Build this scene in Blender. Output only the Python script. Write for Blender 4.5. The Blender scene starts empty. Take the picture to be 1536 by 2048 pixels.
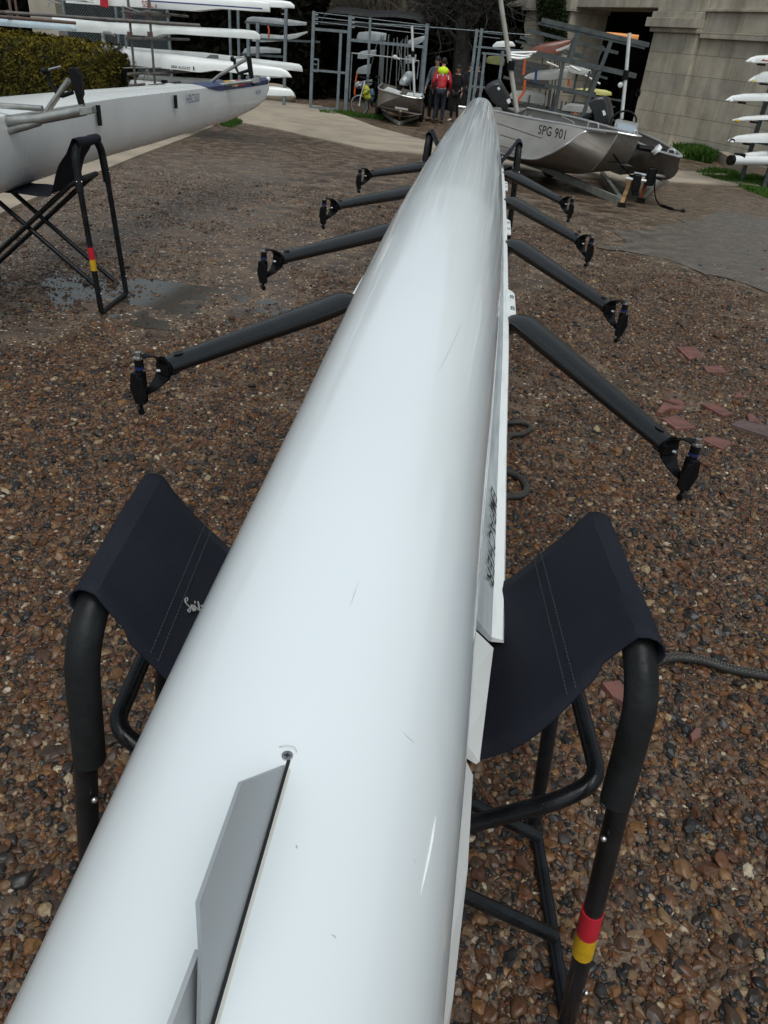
import bpy, bmesh, math, random
import numpy as np
from mathutils import Vector, Matrix, noise
random.seed(7); rng = np.random.default_rng(7)
sc = bpy.context.scene
COL = sc.collection
PI = math.pi

# ---------------------------------------------------------------- camera
FPX = 1450.0; PX0, PY0 = 768.0, 1024.0; CAMH = 1.7
_F = Vector((997-PX0, 102-PY0, FPX)); _h1 = Vector((-1000.0, -100.0, 0.0)) + _F
_F.normalize()
_U = _F.cross(_h1).normalized()
if _U[1] > 0: _U = -_U
_R = _F.cross(_U)
CM = Matrix((_R, _F, _U))              # camera axes (x right, y down, z forward) -> world
cam = bpy.data.cameras.new('camera'); camo = bpy.data.objects.new('camera', cam); COL.objects.link(camo)
cx = CM @ Vector((1,0,0)); cy = CM @ Vector((0,-1,0)); cz = CM @ Vector((0,0,-1))
camo.matrix_world = Matrix(((cx[0],cy[0],cz[0],0),(cx[1],cy[1],cz[1],0),(cx[2],cy[2],cz[2],CAMH),(0,0,0,1)))
cam.sensor_fit = 'VERTICAL'; cam.sensor_height = 36; cam.sensor_width = 27
cam.lens = FPX/2048*36; cam.clip_start = 0.02; cam.clip_end = 600
sc.camera = camo
sc.view_settings.view_transform = 'Standard'; sc.view_settings.look = 'None'
sc.view_settings.exposure = 0.14; sc.view_settings.gamma = 1.0

# ---------------------------------------------------------------- sky and sun
w = bpy.data.worlds.new('World'); sc.world = w; w.use_nodes = True
nt = w.node_tree; nt.nodes.clear()
sky = nt.nodes.new('ShaderNodeTexSky'); sky.sky_type = 'NISHITA'; sky.sun_disc = False
sky.sun_elevation = math.radians(62); sky.sun_rotation = math.radians(168)
sky.air_density = 1.0; sky.dust_density = 4.0; sky.ozone_density = 1.0
hs = nt.nodes.new('ShaderNodeHueSaturation'); hs.inputs['Saturation'].default_value = 0.22
bg = nt.nodes.new('ShaderNodeBackground'); bg.inputs['Strength'].default_value = 0.11
wo = nt.nodes.new('ShaderNodeOutputWorld')
tint = nt.nodes.new('ShaderNodeMix'); tint.data_type = 'RGBA'; tint.blend_type = 'MULTIPLY'; tint.inputs[0].default_value = 1; tint.inputs[7].default_value = (.925, 1.02, 1.035, 1)
nt.links.new(sky.outputs[0], hs.inputs['Color']); nt.links.new(hs.outputs[0], tint.inputs[6]); nt.links.new(tint.outputs[2], bg.inputs[0]); nt.links.new(bg.outputs[0], wo.inputs[0])
sl = bpy.data.lights.new('sun', 'SUN'); sl.energy = 0.9; sl.angle = math.radians(40); sl.color = (1, .975, .93)
so = bpy.data.objects.new('sun', sl); COL.objects.link(so)
_sd = Vector((math.sin(math.radians(168))*math.cos(math.radians(62)), math.cos(math.radians(168))*math.cos(math.radians(62)), math.sin(math.radians(62))))
so.rotation_euler = _sd.to_track_quat('Z', 'Y').to_euler()

# ---------------------------------------------------------------- photo measurement helpers (pixel of the 1536x2048 photo -> point in the yard)
C0 = Vector((0,0,CAMH))
def ray(x, y): return CM @ Vector((x-PX0, y-PY0, FPX))
def atz(x, y, z):
    r = ray(x,y); return C0 + r*((z-CAMH)/r[2])
def atY(x, y, Y):
    r = ray(x,y); return C0 + r*(Y/r[1])
def atL(x, y, p0, d):                 # vertical plane through ground line p0 + s*d ; returns (s, z)
    r = ray(x,y); n = Vector((-d[1], d[0])); k = (n[0]*p0[0]+n[1]*p0[1])/(n[0]*r[0]+n[1]*r[1])
    P = C0 + r*k; return (P[0]-p0[0])*d[0]+(P[1]-p0[1])*d[1], P[2]
def gz(Y):
    t = min(max((Y-7)/13, 0), 1); return -0.35*t*t*(3-2*t)
def G(x, y, dz=0.0):
    r = ray(x,y); z = 0
    for i in range(60):
        t = (z-CAMH)/r[2]; z = .5*z+.5*gz(t*r[1])
    return C0 + r*((z+dz-CAMH)/r[2])

# ---------------------------------------------------------------- materials
MAT = {}
def mat(name, col, rough=.5, metal=0, var=0.0, vscale=8.0, col2=None, bump=0.0, bscale=40.0, coat=0.0, spec=.5, vcon=(.35,.65), detail=4, stretch=None):
    if name in MAT: return MAT[name]
    m = bpy.data.materials.new(name); m.use_nodes = True; t = m.node_tree; b = t.nodes['Principled BSDF']
    b.inputs['Roughness'].default_value = rough; b.inputs['Metallic'].default_value = metal
    b.inputs['Coat Weight'].default_value = coat; b.inputs['Coat Roughness'].default_value = .05
    b.inputs['Specular IOR Level'].default_value = spec
    tc = t.nodes.new('ShaderNodeTexCoord'); src = tc.outputs['Object']
    if stretch:
        mp = t.nodes.new('ShaderNodeMapping'); mp.inputs['Scale'].default_value = stretch
        t.links.new(src, mp.inputs[0]); src = mp.outputs[0]
    if col2 is None: col2 = tuple(c*(1-var) for c in col); 
    if var or col2:
        n = t.nodes.new('ShaderNodeTexNoise'); n.inputs['Scale'].default_value = vscale; n.inputs['Detail'].default_value = detail
        r = t.nodes.new('ShaderNodeValToRGB'); r.color_ramp.elements[0].position = vcon[0]; r.color_ramp.elements[1].position = vcon[1]
        r.color_ramp.elements[0].color = (*col,1); r.color_ramp.elements[1].color = (*col2,1)
        t.links.new(src, n.inputs['Vector']); t.links.new(n.outputs['Fac'], r.inputs[0]); t.links.new(r.outputs[0], b.inputs['Base Color'])
        mr = t.nodes.new('ShaderNodeMapRange'); mr.inputs['To Min'].default_value = rough*.75; mr.inputs['To Max'].default_value = min(1, rough*1.35)
        t.links.new(n.outputs['Fac'], mr.inputs[0]); t.links.new(mr.outputs[0], b.inputs['Roughness'])
    if bump:
        n2 = t.nodes.new('ShaderNodeTexNoise'); n2.inputs['Scale'].default_value = bscale; n2.inputs['Detail'].default_value = 4
        bp = t.nodes.new('ShaderNodeBump'); bp.inputs['Strength'].default_value = bump; bp.inputs['Distance'].default_value = .01
        t.links.new(src, n2.inputs['Vector']); t.links.new(n2.outputs['Fac'], bp.inputs['Height']); t.links.new(bp.outputs[0], b.inputs['Normal'])
    MAT[name] = m; return m
def nodes(m): return m.node_tree, m.node_tree.nodes['Principled BSDF']

hullm = mat('hull_white', (.775,.82,.845), .2, var=.04, vscale=1.2, coat=.0, spec=.5)
def hull_streaks(m):
    t, b = nodes(m)
    tc = t.nodes.new('ShaderNodeTexCoord'); mp = t.nodes.new('ShaderNodeMapping'); mp.inputs['Scale'].default_value = (55, .30, 55)
    n = t.nodes.new('ShaderNodeTexNoise'); n.inputs['Scale'].default_value = 1.6; n.inputs['Detail'].default_value = 2
    r = t.nodes.new('ShaderNodeMapRange'); r.inputs['From Min'].default_value = .35; r.inputs['From Max'].default_value = .70
    r.inputs['To Min'].default_value = .035; r.inputs['To Max'].default_value = .20
    t.links.new(tc.outputs['Object'], mp.inputs[0]); t.links.new(mp.outputs[0], n.inputs['Vector'])
    t.links.new(n.outputs['Fac'], r.inputs[0])
    for l in list(b.inputs['Roughness'].links): t.links.remove(l)
    t.links.new(r.outputs[0], b.inputs['Roughness'])
hull_streaks(hullm)
white = mat('white_gloss', (.80,.81,.80), .25, var=.08, vscale=3, coat=.3)
white2 = mat('white_weathered', (.74,.76,.75), .35, col2=(.60,.62,.60), vscale=2.2, coat=.1)
canoem = mat('canoe_grey_white', (.45,.45,.43), .4, col2=(.33,.33,.31), vscale=3)
greyshell = mat('grey_shell', (.30,.32,.33), .35, col2=(.20,.21,.22), vscale=3)
railw = mat('rail_white', (.80,.82,.82), .3, col2=(.66,.69,.70), vscale=14, vcon=(.5,.75), stretch=(3,.6,3))
railg = mat('rail_grey', (.50,.54,.56), .35, col2=(.36,.39,.41), vscale=12, stretch=(4,.5,4))
carbon = mat('carbon_black', (.008,.0085,.010), .24, var=.2, vscale=9, coat=.0, bump=.035, bscale=140, spec=.65)
blackpl = mat('black_plastic', (.006,.006,.007), .34, var=.3, vscale=20, bump=.1, bscale=120, spec=.2)
blacktube = mat('black_tube', (.005,.0055,.0065), .22, col2=(.012,.013,.016), vscale=16, bump=.12, bscale=60, spec=.3)
foam = mat('black_foam_sleeve', (.008,.009,.0095), .42, col2=(.016,.0175,.019), vscale=14, bump=.3, bscale=35, spec=.18)
steel = mat('bolt_steel', (.62,.62,.62), .25, 1, var=.2)
fin_m = mat('fin_aluminium', (.33,.355,.38), .38, .35, col2=(.42,.44,.46), vscale=5, stretch=(1,.3,1))
rudm = mat('rudder_plastic', (.50,.53,.55), .35, col2=(.36,.38,.40), vscale=14)
seam = mat('fin_sealant', (.012,.012,.015), .6, var=.2)
stain = mat('sealant_stain', (.66,.65,.58), .4, var=.2)
tapeR = mat('red_tape', (.50,.012,.03), .4, var=.12, vscale=30)
tapeY = mat('yellow_tape', (.62,.36,.01), .45, var=.25, vscale=40)
blue = mat('blue_plastic', (.008,.02,.10), .4, var=.2)
alu = mat('aluminium_tube', (.52,.52,.50), .35, .8, col2=(.33,.33,.31), vscale=12)
galv = mat('galvanised_steel', (.20,.235,.255), .5, .35, col2=(.14,.165,.18), vscale=9)
rackst = mat('rack_steel', (.085,.098,.10), .5, .3, col2=(.05,.058,.06), vscale=7)
rust = mat('rusty_scaffold', (.16,.085,.065), .75, col2=(.10,.075,.07), vscale=10, bump=.3)
rustpole = mat('scaffold_grey', (.15,.14,.13), .6, col2=(.09,.08,.075), vscale=8)
launchm = mat('launch_aluminium', (.27,.262,.248), .6, .1, col2=(.22,.205,.19), vscale=1.8, bump=.04, bscale=30)
launchb = mat('launch_bottom', (.19,.17,.15), .62, .05, col2=(.15,.13,.11), vscale=3)  # darker than the sides, shadow on downward bow plates is in the tone
launchrim = mat('launch_gunwale', (.66,.66,.66), .3, .7, var=.2)
outb = mat('outboard_cowl', (.022,.024,.028), .28, var=.3, coat=.3)
outg = mat('outboard_grey_cowl', (.34,.36,.38), .35, var=.15)
sticker = mat('sticker_white', (.78,.80,.80), .4, var=.05)
inkm = mat('lettering_black', (.012,.012,.014), .45, var=.1)
redm = mat('lettering_red', (.42,.03,.04), .45, var=.1)
bluem = mat('lettering_blue', (.05,.07,.20), .45, var=.1)
navy = mat('deck_navy', (.02,.04,.14), .3, var=.2, vscale=6)
trailer = mat('trailer_galv', (.26,.27,.24), .55, .25, col2=(.17,.175,.15), vscale=6)
tyre = mat('tyre_rubber', (.012,.012,.012), .8, var=.2, bump=.3)
woodpost = mat('jockey_wood', (.42,.24,.10), .55, col2=(.30,.18,.09), vscale=10)
orange = mat('orange_strap', (.55,.10,.02), .5, var=.2)
orangepost = mat('orange_post', (.40,.11,.04), .5, var=.3)
bluestrap = mat('blue_strap', (.02,.06,.22), .5, var=.2)
yellowk = mat('yellow_kayak', (.62,.58,.18), .4, col2=(.50,.47,.16), vscale=4)
kayor = mat('orange_kayak', (.80,.30,.07), .4, var=.1)
rustred = mat('varnished_red', (.22,.06,.03), .35, col2=(.13,.04,.025), vscale=5, coat=.3)
concrete = mat('concrete_slab', (.375,.31,.235), .85, col2=(.25,.21,.165), vscale=1.4, bump=.3, bscale=30, detail=9, vcon=(.4,.7))
tarmac = mat('tarmac', (.140,.120,.100), .8, col2=(.085,.073,.062), vscale=1.6, bump=.7, bscale=110, detail=12, vcon=(.3,.7))
brick = mat('broken_tile', (.20,.080,.064), .6, col2=(.13,.060,.050), vscale=14, bump=.3, bscale=60)
brickd = mat('broken_tile_dark', (.13,.085,.08), .6, col2=(.09,.06,.055), vscale=14, bump=.3, bscale=60)
ropem = mat('braided_hose', (.022,.020,.019), .6, var=.3, vscale=30)
ropew = mat('hose_fleck', (.20,.18,.15), .6, var=.2)
bark = mat('bark_dark', (.030,.026,.021), .9, col2=(.018,.016,.013), vscale=12, bump=.6, bscale=25)
twigm = mat('twigs', (.17,.14,.105), .9, col2=(.08,.066,.05), vscale=.35)
darkearth = mat('shaded_earth', (.028,.024,.018), .95, col2=(.018,.018,.012), vscale=2)  # dark backdrop tone, shade behind the fence is put into the colour
tarp = mat('black_tarp', (.008,.008,.009), .7, var=.3, bump=.3, bscale=6)
canvas = mat('sling_canvas', (.0115,.0130,.0205), .6, col2=(.019,.0208,.0290), vscale=5, bump=.35, bscale=420, vcon=(.3,.7), spec=.12)
stitch = mat('stitching', (.055,.056,.062), .8, var=.1)
thread = mat('logo_thread', (.30,.31,.30), .7, var=.1)
skin = mat('skin', (.38,.22,.16), .6, var=.1)
hairm = mat('hair_dark', (.015,.012,.010), .8, var=.2)
jred = mat('jacket_red', (.42,.008,.018), .6, var=.25, vscale=6)
hiviz = mat('hood_hiviz', (.62,.85,.01), .6, var=.05)
navycl = mat('trousers_navy', (.012,.018,.035), .8, var=.3)
blackcl = mat('clothes_black', (.010,.010,.012), .8, var=.3)
greycl = mat('sleeve_grey', (.10,.12,.14), .8, var=.2)
bootm = mat('boots', (.02,.018,.016), .7, var=.3)
whitecl = mat('white_reflective', (.60,.55,.56), .6, var=.1)
puddle = mat('puddle_water', (.050,.044,.038), .10, spec=.5)

def leafmat(name, cols, rough=.6):
    m = bpy.data.materials.new(name); m.use_nodes = True; t, b = nodes(m)
    at = t.nodes.new('ShaderNodeAttribute'); at.attribute_name = 'tone'
    b.inputs['Specular IOR Level'].default_value = 0
    r = t.nodes.new('ShaderNodeValToRGB'); r.color_ramp.interpolation = 'LINEAR'
    els = r.color_ramp.elements
    els[0].color = (*cols[0], 1); els[1].color = (*cols[-1], 1)
    for i, c in enumerate(cols[1:-1]):
        e = els.new((i+1)/(len(cols)-1)); e.color = (*c, 1)
    t.links.new(at.outputs['Fac'], r.inputs[0]); t.links.new(r.outputs[0], b.inputs['Base Color'])
    b.inputs['Roughness'].default_value = rough
    return m
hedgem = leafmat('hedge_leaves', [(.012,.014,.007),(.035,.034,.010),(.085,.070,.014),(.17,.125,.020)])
ivym = leafmat('ivy_leaves', [(.010,.014,.008),(.030,.042,.018),(.055,.075,.030)])
grassm = leafmat('grass_blades', [(.020,.045,.010),(.045,.10,.018),(.09,.15,.035)])
brushm = leafmat('shaded_undergrowth', [(.003,.003,.0025),(.008,.008,.005),(.022,.019,.012)])  # near-black leaf tones include the shade under trees and bridge

def ground_mat(name='gravel_ground', c0=(.028,.018,.012,1), c1=(.170,.120,.084,1), dmul=.55, dadd=.42):
    m = bpy.data.materials.new(name); m.use_nodes = True; t, b = nodes(m); L = t.links
    N = t.nodes.new
    tc = N('ShaderNodeTexCoord'); obj = tc.outputs['Object']
    big = N('ShaderNodeTexNoise'); big.inputs['Scale'].default_value = .55; big.inputs['Detail'].default_value = 6; L.new(obj, big.inputs['Vector'])
    mid = N('ShaderNodeTexNoise'); mid.inputs['Scale'].default_value = 5; mid.inputs['Detail'].default_value = 8; L.new(obj, mid.inputs['Vector'])
    mud = N('ShaderNodeValToRGB'); e = mud.color_ramp.elements
    e[0].position = .3; e[0].color = c0; e[1].position = .7; e[1].color = c1
    L.new(mid.outputs['Fac'], mud.inputs[0])
    v = N('ShaderNodeTexVoronoi'); v.inputs['Scale'].default_value = 42; L.new(obj, v.inputs['Vector'])
    sep = N('ShaderNodeSeparateColor'); L.new(v.outputs['Color'], sep.inputs[0])
    st = N('ShaderNodeValToRGB'); st.color_ramp.interpolation = 'LINEAR'
    cols = [(0,(.018,.014,.012)),(.3,(.060,.037,.024)),(.55,(.13,.070,.038)),(.75,(.20,.125,.078)),(.9,(.38,.29,.21)),(1,(.66,.57,.46))]
    e = st.color_ramp.elements; e[0].color = (*cols[0][1],1); e[1].color = (*cols[-1][1],1)
    for p, c in cols[1:-1]:
        k = e.new(p); k.color = (*c,1)
    L.new(sep.outputs[0], st.inputs[0])
    # how stony: voronoi edge and random cell
    thr = N('ShaderNodeMath'); thr.operation = 'LESS_THAN'; thr.inputs[1].default_value = .42; L.new(v.outputs['Distance'], thr.inputs[0])
    den = N('ShaderNodeMapRange'); den.inputs['From Min'].default_value = .35; den.inputs['From Max'].default_value = .62; L.new(big.outputs['Fac'], den.inputs[0])
    c2 = N('ShaderNodeMath'); c2.operation = 'LESS_THAN'; L.new(sep.outputs[1], c2.inputs[0]); 
    dd = N('ShaderNodeMath'); dd.operation = 'MULTIPLY_ADD'; dd.inputs[1].default_value = dmul; dd.inputs[2].default_value = dadd; L.new(den.outputs[0], dd.inputs[0]); L.new(dd.outputs[0], c2.inputs[1])
    mm = N('ShaderNodeMath'); mm.operation = 'MULTIPLY'; L.new(thr.outputs[0], mm.inputs[0]); L.new(c2.outputs[0], mm.inputs[1])
    fn = N('ShaderNodeTexNoise'); fn.inputs['Scale'].default_value = 120; fn.inputs['Detail'].default_value = 6; fn.inputs['Roughness'].default_value = .75; L.new(obj, fn.inputs['Vector'])
    fr_ = N('ShaderNodeMapRange'); fr_.inputs['From Min'].default_value = .35; fr_.inputs['From Max'].default_value = .65; fr_.inputs['To Min'].default_value = .45; fr_.inputs['To Max'].default_value = 1.7; L.new(fn.outputs['Fac'], fr_.inputs[0])
    mg = N('ShaderNodeMix'); mg.data_type = 'RGBA'; mg.blend_type = 'MULTIPLY'; mg.inputs[0].default_value = 1; L.new(mud.outputs[0], mg.inputs[6]); L.new(fr_.outputs[0], mg.inputs[7])
    mix = N('ShaderNodeMix'); mix.data_type = 'RGBA'; L.new(mm.outputs[0], mix.inputs[0]); L.new(mg.outputs[2], mix.inputs[6]); L.new(st.outputs[0], mix.inputs[7])
    L.new(mix.outputs[2], b.inputs['Base Color'])
    # wet sheen
    wet = N('ShaderNodeMapRange'); wet.inputs['From Min'].default_value = .45; wet.inputs['From Max'].default_value = .62
    wet.inputs['To Min'].default_value = .30; wet.inputs['To Max'].default_value = .62; L.new(mid.outputs['Fac'], wet.inputs[0]); L.new(wet.outputs[0], b.inputs['Roughness'])
    b.inputs['Specular IOR Level'].default_value = .4
    h = N('ShaderNodeMath'); h.operation = 'MULTIPLY'; L.new(mm.outputs[0], h.inputs[0])
    inv = N('ShaderNodeMath'); inv.operation = 'SUBTRACT'; inv.inputs[0].default_value = .6; L.new(v.outputs['Distance'], inv.inputs[1]); L.new(inv.outputs[0], h.inputs[1])
    hh0 = N('ShaderNodeMath'); hh0.operation = 'MULTIPLY_ADD'; hh0.inputs[1].default_value = .35; L.new(fn.outputs['Fac'], hh0.inputs[0]); L.new(h.outputs[0], hh0.inputs[2])
    hh = N('ShaderNodeMath'); hh.operation = 'MULTIPLY_ADD'; hh.inputs[1].default_value = 1.2; L.new(mid.outputs['Fac'], hh.inputs[0]); L.new(hh0.outputs[0], hh.inputs[2])
    bp = N('ShaderNodeBump'); bp.inputs['Strength'].default_value = .8; bp.inputs['Distance'].default_value = .007; L.new(hh.outputs[0], bp.inputs['Height']); L.new(bp.outputs[0], b.inputs['Normal'])
    return m
def pebble_mat():
    m = bpy.data.materials.new('pebble_stone'); m.use_nodes = True; t, b = nodes(m); L = t.links; N = t.nodes.new
    oi = N('ShaderNodeObjectInfo'); r = N('ShaderNodeValToRGB'); r.color_ramp.interpolation = 'LINEAR'
    cols = [(0,(.010,.010,.011)),(.18,(.022,.018,.016)),(.30,(.052,.028,.016)),(.44,(.090,.038,.016)),(.56,(.135,.054,.018)),(.66,(.075,.031,.018)),(.75,(.185,.088,.030)),(.84,(.040,.032,.028)),(.96,(.19,.115,.058)),(.99,(.30,.22,.13)),(1,(.46,.39,.29))]
    e = r.color_ramp.elements; e[0].color = (*cols[0][1],1); e[1].color = (*cols[-1][1],1)
    for p, c in cols[1:-1]:
        k = e.new(p); k.color = (*c,1)
    L.new(oi.outputs['Random'], r.inputs[0])
    tc = N('ShaderNodeTexCoord'); n = N('ShaderNodeTexNoise'); n.inputs['Scale'].default_value = 3.2; n.inputs['Detail'].default_value = 4; L.new(tc.outputs['Object'], n.inputs['Vector'])
    mr = N('ShaderNodeMapRange'); mr.inputs['To Min'].default_value = .45; mr.inputs['To Max'].default_value = 1.45; L.new(n.outputs['Fac'], mr.inputs[0])
    mx = N('ShaderNodeMix'); mx.data_type = 'RGBA'; mx.blend_type = 'MULTIPLY'; mx.inputs[0].default_value = 1; L.new(r.outputs[0], mx.inputs[6]); L.new(mr.outputs[0], mx.inputs[7])
    L.new(mx.outputs[2], b.inputs['Base Color']); b.inputs['Roughness'].default_value = .42; b.inputs['Specular IOR Level'].default_value = .45
    return m
def stone_mat():
    m = bpy.data.materials.new('bridge_stone'); m.use_nodes = True; t, b = nodes(m); L = t.links; N = t.nodes.new
    tc = N('ShaderNodeTexCoord'); uv = tc.outputs['UV']
    br = N('ShaderNodeTexBrick'); br.inputs['Scale'].default_value = 1.0; br.inputs['Brick Width'].default_value = 1.25; br.inputs['Row Height'].default_value = .52
    br.inputs['Mortar Size'].default_value = .010; br.inputs['Mortar Smooth'].default_value = .2; br.inputs['Bias'].default_value = 0
    br.inputs['Color1'].default_value = (.52,.475,.40,1); br.inputs['Color2'].default_value = (.41,.39,.345,1); br.inputs['Mortar'].default_value = (.28,.255,.215,1)
    L.new(uv, br.inputs['Vector'])
    n = N('ShaderNodeTexNoise'); n.inputs['Scale'].default_value = 1.1; n.inputs['Detail'].default_value = 9; n.inputs['Roughness'].default_value = .65; L.new(uv, n.inputs['Vector'])
    r = N('ShaderNodeValToRGB'); e = r.color_ramp.elements; e[0].position = .32; e[0].color = (.74,.69,.62,1); e[1].position = .68; e[1].color = (1.2,1.16,1.10,1); L.new(n.outputs['Fac'], r.inputs[0])
    mx = N('ShaderNodeMix'); mx.data_type = 'RGBA'; mx.blend_type = 'MULTIPLY'; mx.inputs[0].default_value = 1; L.new(br.outputs[0], mx.inputs[6]); L.new(r.outputs[0], mx.inputs[7])
    # rain streaks: vertical stains
    mp = N('ShaderNodeMapping'); mp.inputs['Scale'].default_value = (2.2,.30,1); L.new(uv, mp.inputs[0])
    s = N('ShaderNodeTexNoise'); s.inputs['Scale'].default_value = 1.5; s.inputs['Detail'].default_value = 7; L.new(mp.outputs[0], s.inputs['Vector'])
    r2 = N('ShaderNodeValToRGB'); e = r2.color_ramp.elements; e[0].position = .34; e[0].color = (.42,.44,.45,1); e[1].position = .56; e[1].color = (1,1,1,1); L.new(s.outputs['Fac'], r2.inputs[0])
    m2 = N('ShaderNodeMix'); m2.data_type = 'RGBA'; m2.blend_type = 'MULTIPLY'; m2.inputs[0].default_value = .45; L.new(mx.outputs[2], m2.inputs[6]); L.new(r2.outputs[0], m2.inputs[7])
    L.new(m2.outputs[2], b.inputs['Base Color']); b.inputs['Roughness'].default_value = .85
    bp = N('ShaderNodeBump'); bp.inputs['Strength'].default_value = .5; bp.inputs['Distance'].default_value = .02
    ad = N('ShaderNodeMath'); ad.operation = 'MULTIPLY_ADD'; ad.inputs[1].default_value = -1.5; L.new(br.outputs['Fac'], ad.inputs[0]); L.new(n.outputs['Fac'], ad.inputs[2]); L.new(ad.outputs[0], bp.inputs['Height']); L.new(bp.outputs[0], b.inputs['Normal'])
    return m
groundm = ground_mat(); tarmac = ground_mat('worn_tarmac', (.070,.059,.051,1), (.128,.110,.096,1), .12, .10); pebm = pebble_mat(); stonem = stone_mat()

# ---------------------------------------------------------------- mesh builder
ORG = {}
class MB:
    def __init__(s): s.v = []; s.f = []; s.sm = []; s.tone = []
    def add(s, vs, fs, smooth=False, tone=None):
        o = len(s.v); s.v += [tuple(p) for p in vs]; s.f += [tuple(i+o for i in f) for f in fs]; s.sm += [smooth]*len(fs)
        if tone is not None: s.tone += [tone]*len(vs)
        return s
    def grid(s, rows, smooth=True, closed=False, cap=False):
        n = len(rows); m = len(rows[0]); vs = [p for r in rows for p in r]; fs = []
        for i in range(n-1):
            for j in range(m if closed else m-1):
                k = (j+1) % m; fs.append((i*m+j, i*m+k, (i+1)*m+k, (i+1)*m+j))
        s.add(vs, fs, smooth)
        if cap and closed:
            s.add(rows[0], [tuple(range(m-1,-1,-1))]); s.add(rows[-1], [tuple(range(m))])
        return s
    def box(s, c, size, rot=None):
        hx, hy, hz = [d/2 for d in size]; R = rot or Matrix.Identity(3); c = Vector(c)
        vs = [c + R @ Vector((x*hx, y*hy, z*hz)) for x in (-1,1) for y in (-1,1) for z in (-1,1)]
        return s.add(vs, [(0,1,3,2),(4,6,7,5),(0,4,5,1),(2,3,7,6),(0,2,6,4),(1,5,7,3)])
    def beam(s, a, b, wd, ht, up=(0,0,1)):
        a = Vector(a); b = Vector(b); d = (b-a); L = d.length; d.normalize(); up = Vector(up)
        x = d.cross(up)
        if x.length < 1e-4: x = d.cross(Vector((1,0,0)))
        x.normalize(); z = x.cross(d)
        R = Matrix((x, d, z)).transposed(); return s.box((a+b)/2, (wd, L, ht), R)
    def tube(s, pts, r, seg=10, cap=True, closed=False, flat=1.0, flatup=(0,0,1)):
        P = [Vector(p) for p in pts]; n = len(P); rs = r if isinstance(r, (list,tuple)) else [r]*n
        rows = []; prev = None
        for i in range(n):
            if closed: t = P[(i+1)%n]-P[i-1]
            else: t = P[min(i+1,n-1)]-P[max(i-1,0)]
            t.normalize()
            if flat != 1.0: ref = Vector(flatup)
            else: ref = prev if prev is not None else (Vector((0,0,1)) if abs(t[2]) < .9 else Vector((1,0,0)))
            x = t.cross(ref)
            if x.length < 1e-5: x = t.cross(Vector((1,0,0)))
            x.normalize(); z = x.cross(t).normalized(); prev = z
            rows.append([P[i] + (x*math.cos(a)+z*math.sin(a)*flat)*rs[i] for a in [2*PI*j/seg for j in range(seg)]])
        if closed: rows.append(rows[0])
        s.grid(rows, True, True, cap and not closed); return s
    def ball(s, c, r, sx=1, sy=1, sz=1, seg=12, ring=8):
        rows = []
        for i in range(ring+1):
            a = PI*i/ring; rows.append([Vector(c)+Vector((math.sin(a)*math.cos(b)*r*sx, math.sin(a)*math.sin(b)*r*sy, math.cos(a)*r*sz)) for b in [2*PI*j/seg for j in range(seg)]])
        return s.grid(rows, True, True)
    def cyl(s, a, b, r, seg=14): return s.tube([a, b], r, seg)
    def prism(s, pts, off):
        n = len(pts); off = Vector(off); P = [Vector(p) for p in pts]
        s.add(P + [p+off for p in P], [tuple(range(n)), tuple(range(2*n-1, n-1, -1))] + [(i, i+n, (i+1)%n+n, (i+1)%n) for i in range(n)]); return s
    def build(s, name, m, parent=None, bev=0):
        me = bpy.data.meshes.new(name); o0 = Vector(ORG.get(parent.name, (0,0,0))) if parent else Vector((0,0,0))
        me.from_pydata([(p[0]-o0[0], p[1]-o0[1], p[2]-o0[2]) for p in s.v], [], s.f); me.materials.append(m)
        me.polygons.foreach_set('use_smooth', s.sm)
        if s.tone and len(s.tone) == len(s.v):
            a = me.attributes.new('tone', 'FLOAT', 'POINT'); a.data.foreach_set('value', s.tone)
        bm = bmesh.new(); bm.from_mesh(me); bmesh.ops.recalc_face_normals(bm, faces=bm.faces)
        for e in bm.edges:
            if len(e.link_faces) == 2 and e.calc_face_angle(0) > math.radians(42): e.smooth = False
        bm.to_mesh(me); bm.free(); me.update()
        o = bpy.data.objects.new(name, me); COL.objects.link(o)
        if parent: o.parent = parent; ORG[o.name] = tuple(o0)
        if bev:
            b = o.modifiers.new('b', 'BEVEL'); b.width = bev; b.segments = 2; b.limit_method = 'ANGLE'; b.angle_limit = math.radians(40)
        return o
def tag(o, label, cat, group=None):
    o['label'] = label; o['category'] = cat
    if group: o['group'] = group
    return o
def struct(o, kind='structure'): o['kind'] = kind; return o
def thing(name, label, cat, loc, group=None):
    o = bpy.data.objects.new(name, None); COL.objects.link(o); o.location = loc; o.empty_display_size = .1
    ORG[o.name] = tuple(loc); tag(o, label, cat, group); return o
def kids(o): return [c for c in bpy.data.objects if c.parent == o]
def copy_tree(o, parent=None):
    c = o.copy(); COL.objects.link(c); c.parent = parent
    for ch in kids(o): copy_tree(ch, c)
    return c
def bez(P, n=8):                       # Catmull-Rom smooth path
    P = [Vector(p) for p in P]; out = []
    for i in range(len(P)-1):
        a = P[max(i-1,0)]; b = P[i]; c = P[i+1]; d = P[min(i+2,len(P)-1)]
        for k in range(n):
            t = k/n; out.append(.5*((2*b)+(c-a)*t+(2*a-5*b+4*c-d)*t*t+(-a+3*b-3*c+d)*t**3))
    out.append(P[-1]); return out
def fillet(P, r, n=6):                 # round the corners of a polyline
    P = [Vector(p) for p in P]; out = [P[0]]
    for i in range(1, len(P)-1):
        a = (P[i-1]-P[i]); b = (P[i+1]-P[i]); k = min(r, a.length*.49, b.length*.49); A = P[i]+a.normalized()*k; B = P[i]+b.normalized()*k
        for j in range(n+1):
            t = j/n; out.append(A*(1-t)**2 + P[i]*2*t*(1-t) + B*t*t)
    out.append(P[-1]); return out
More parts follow.
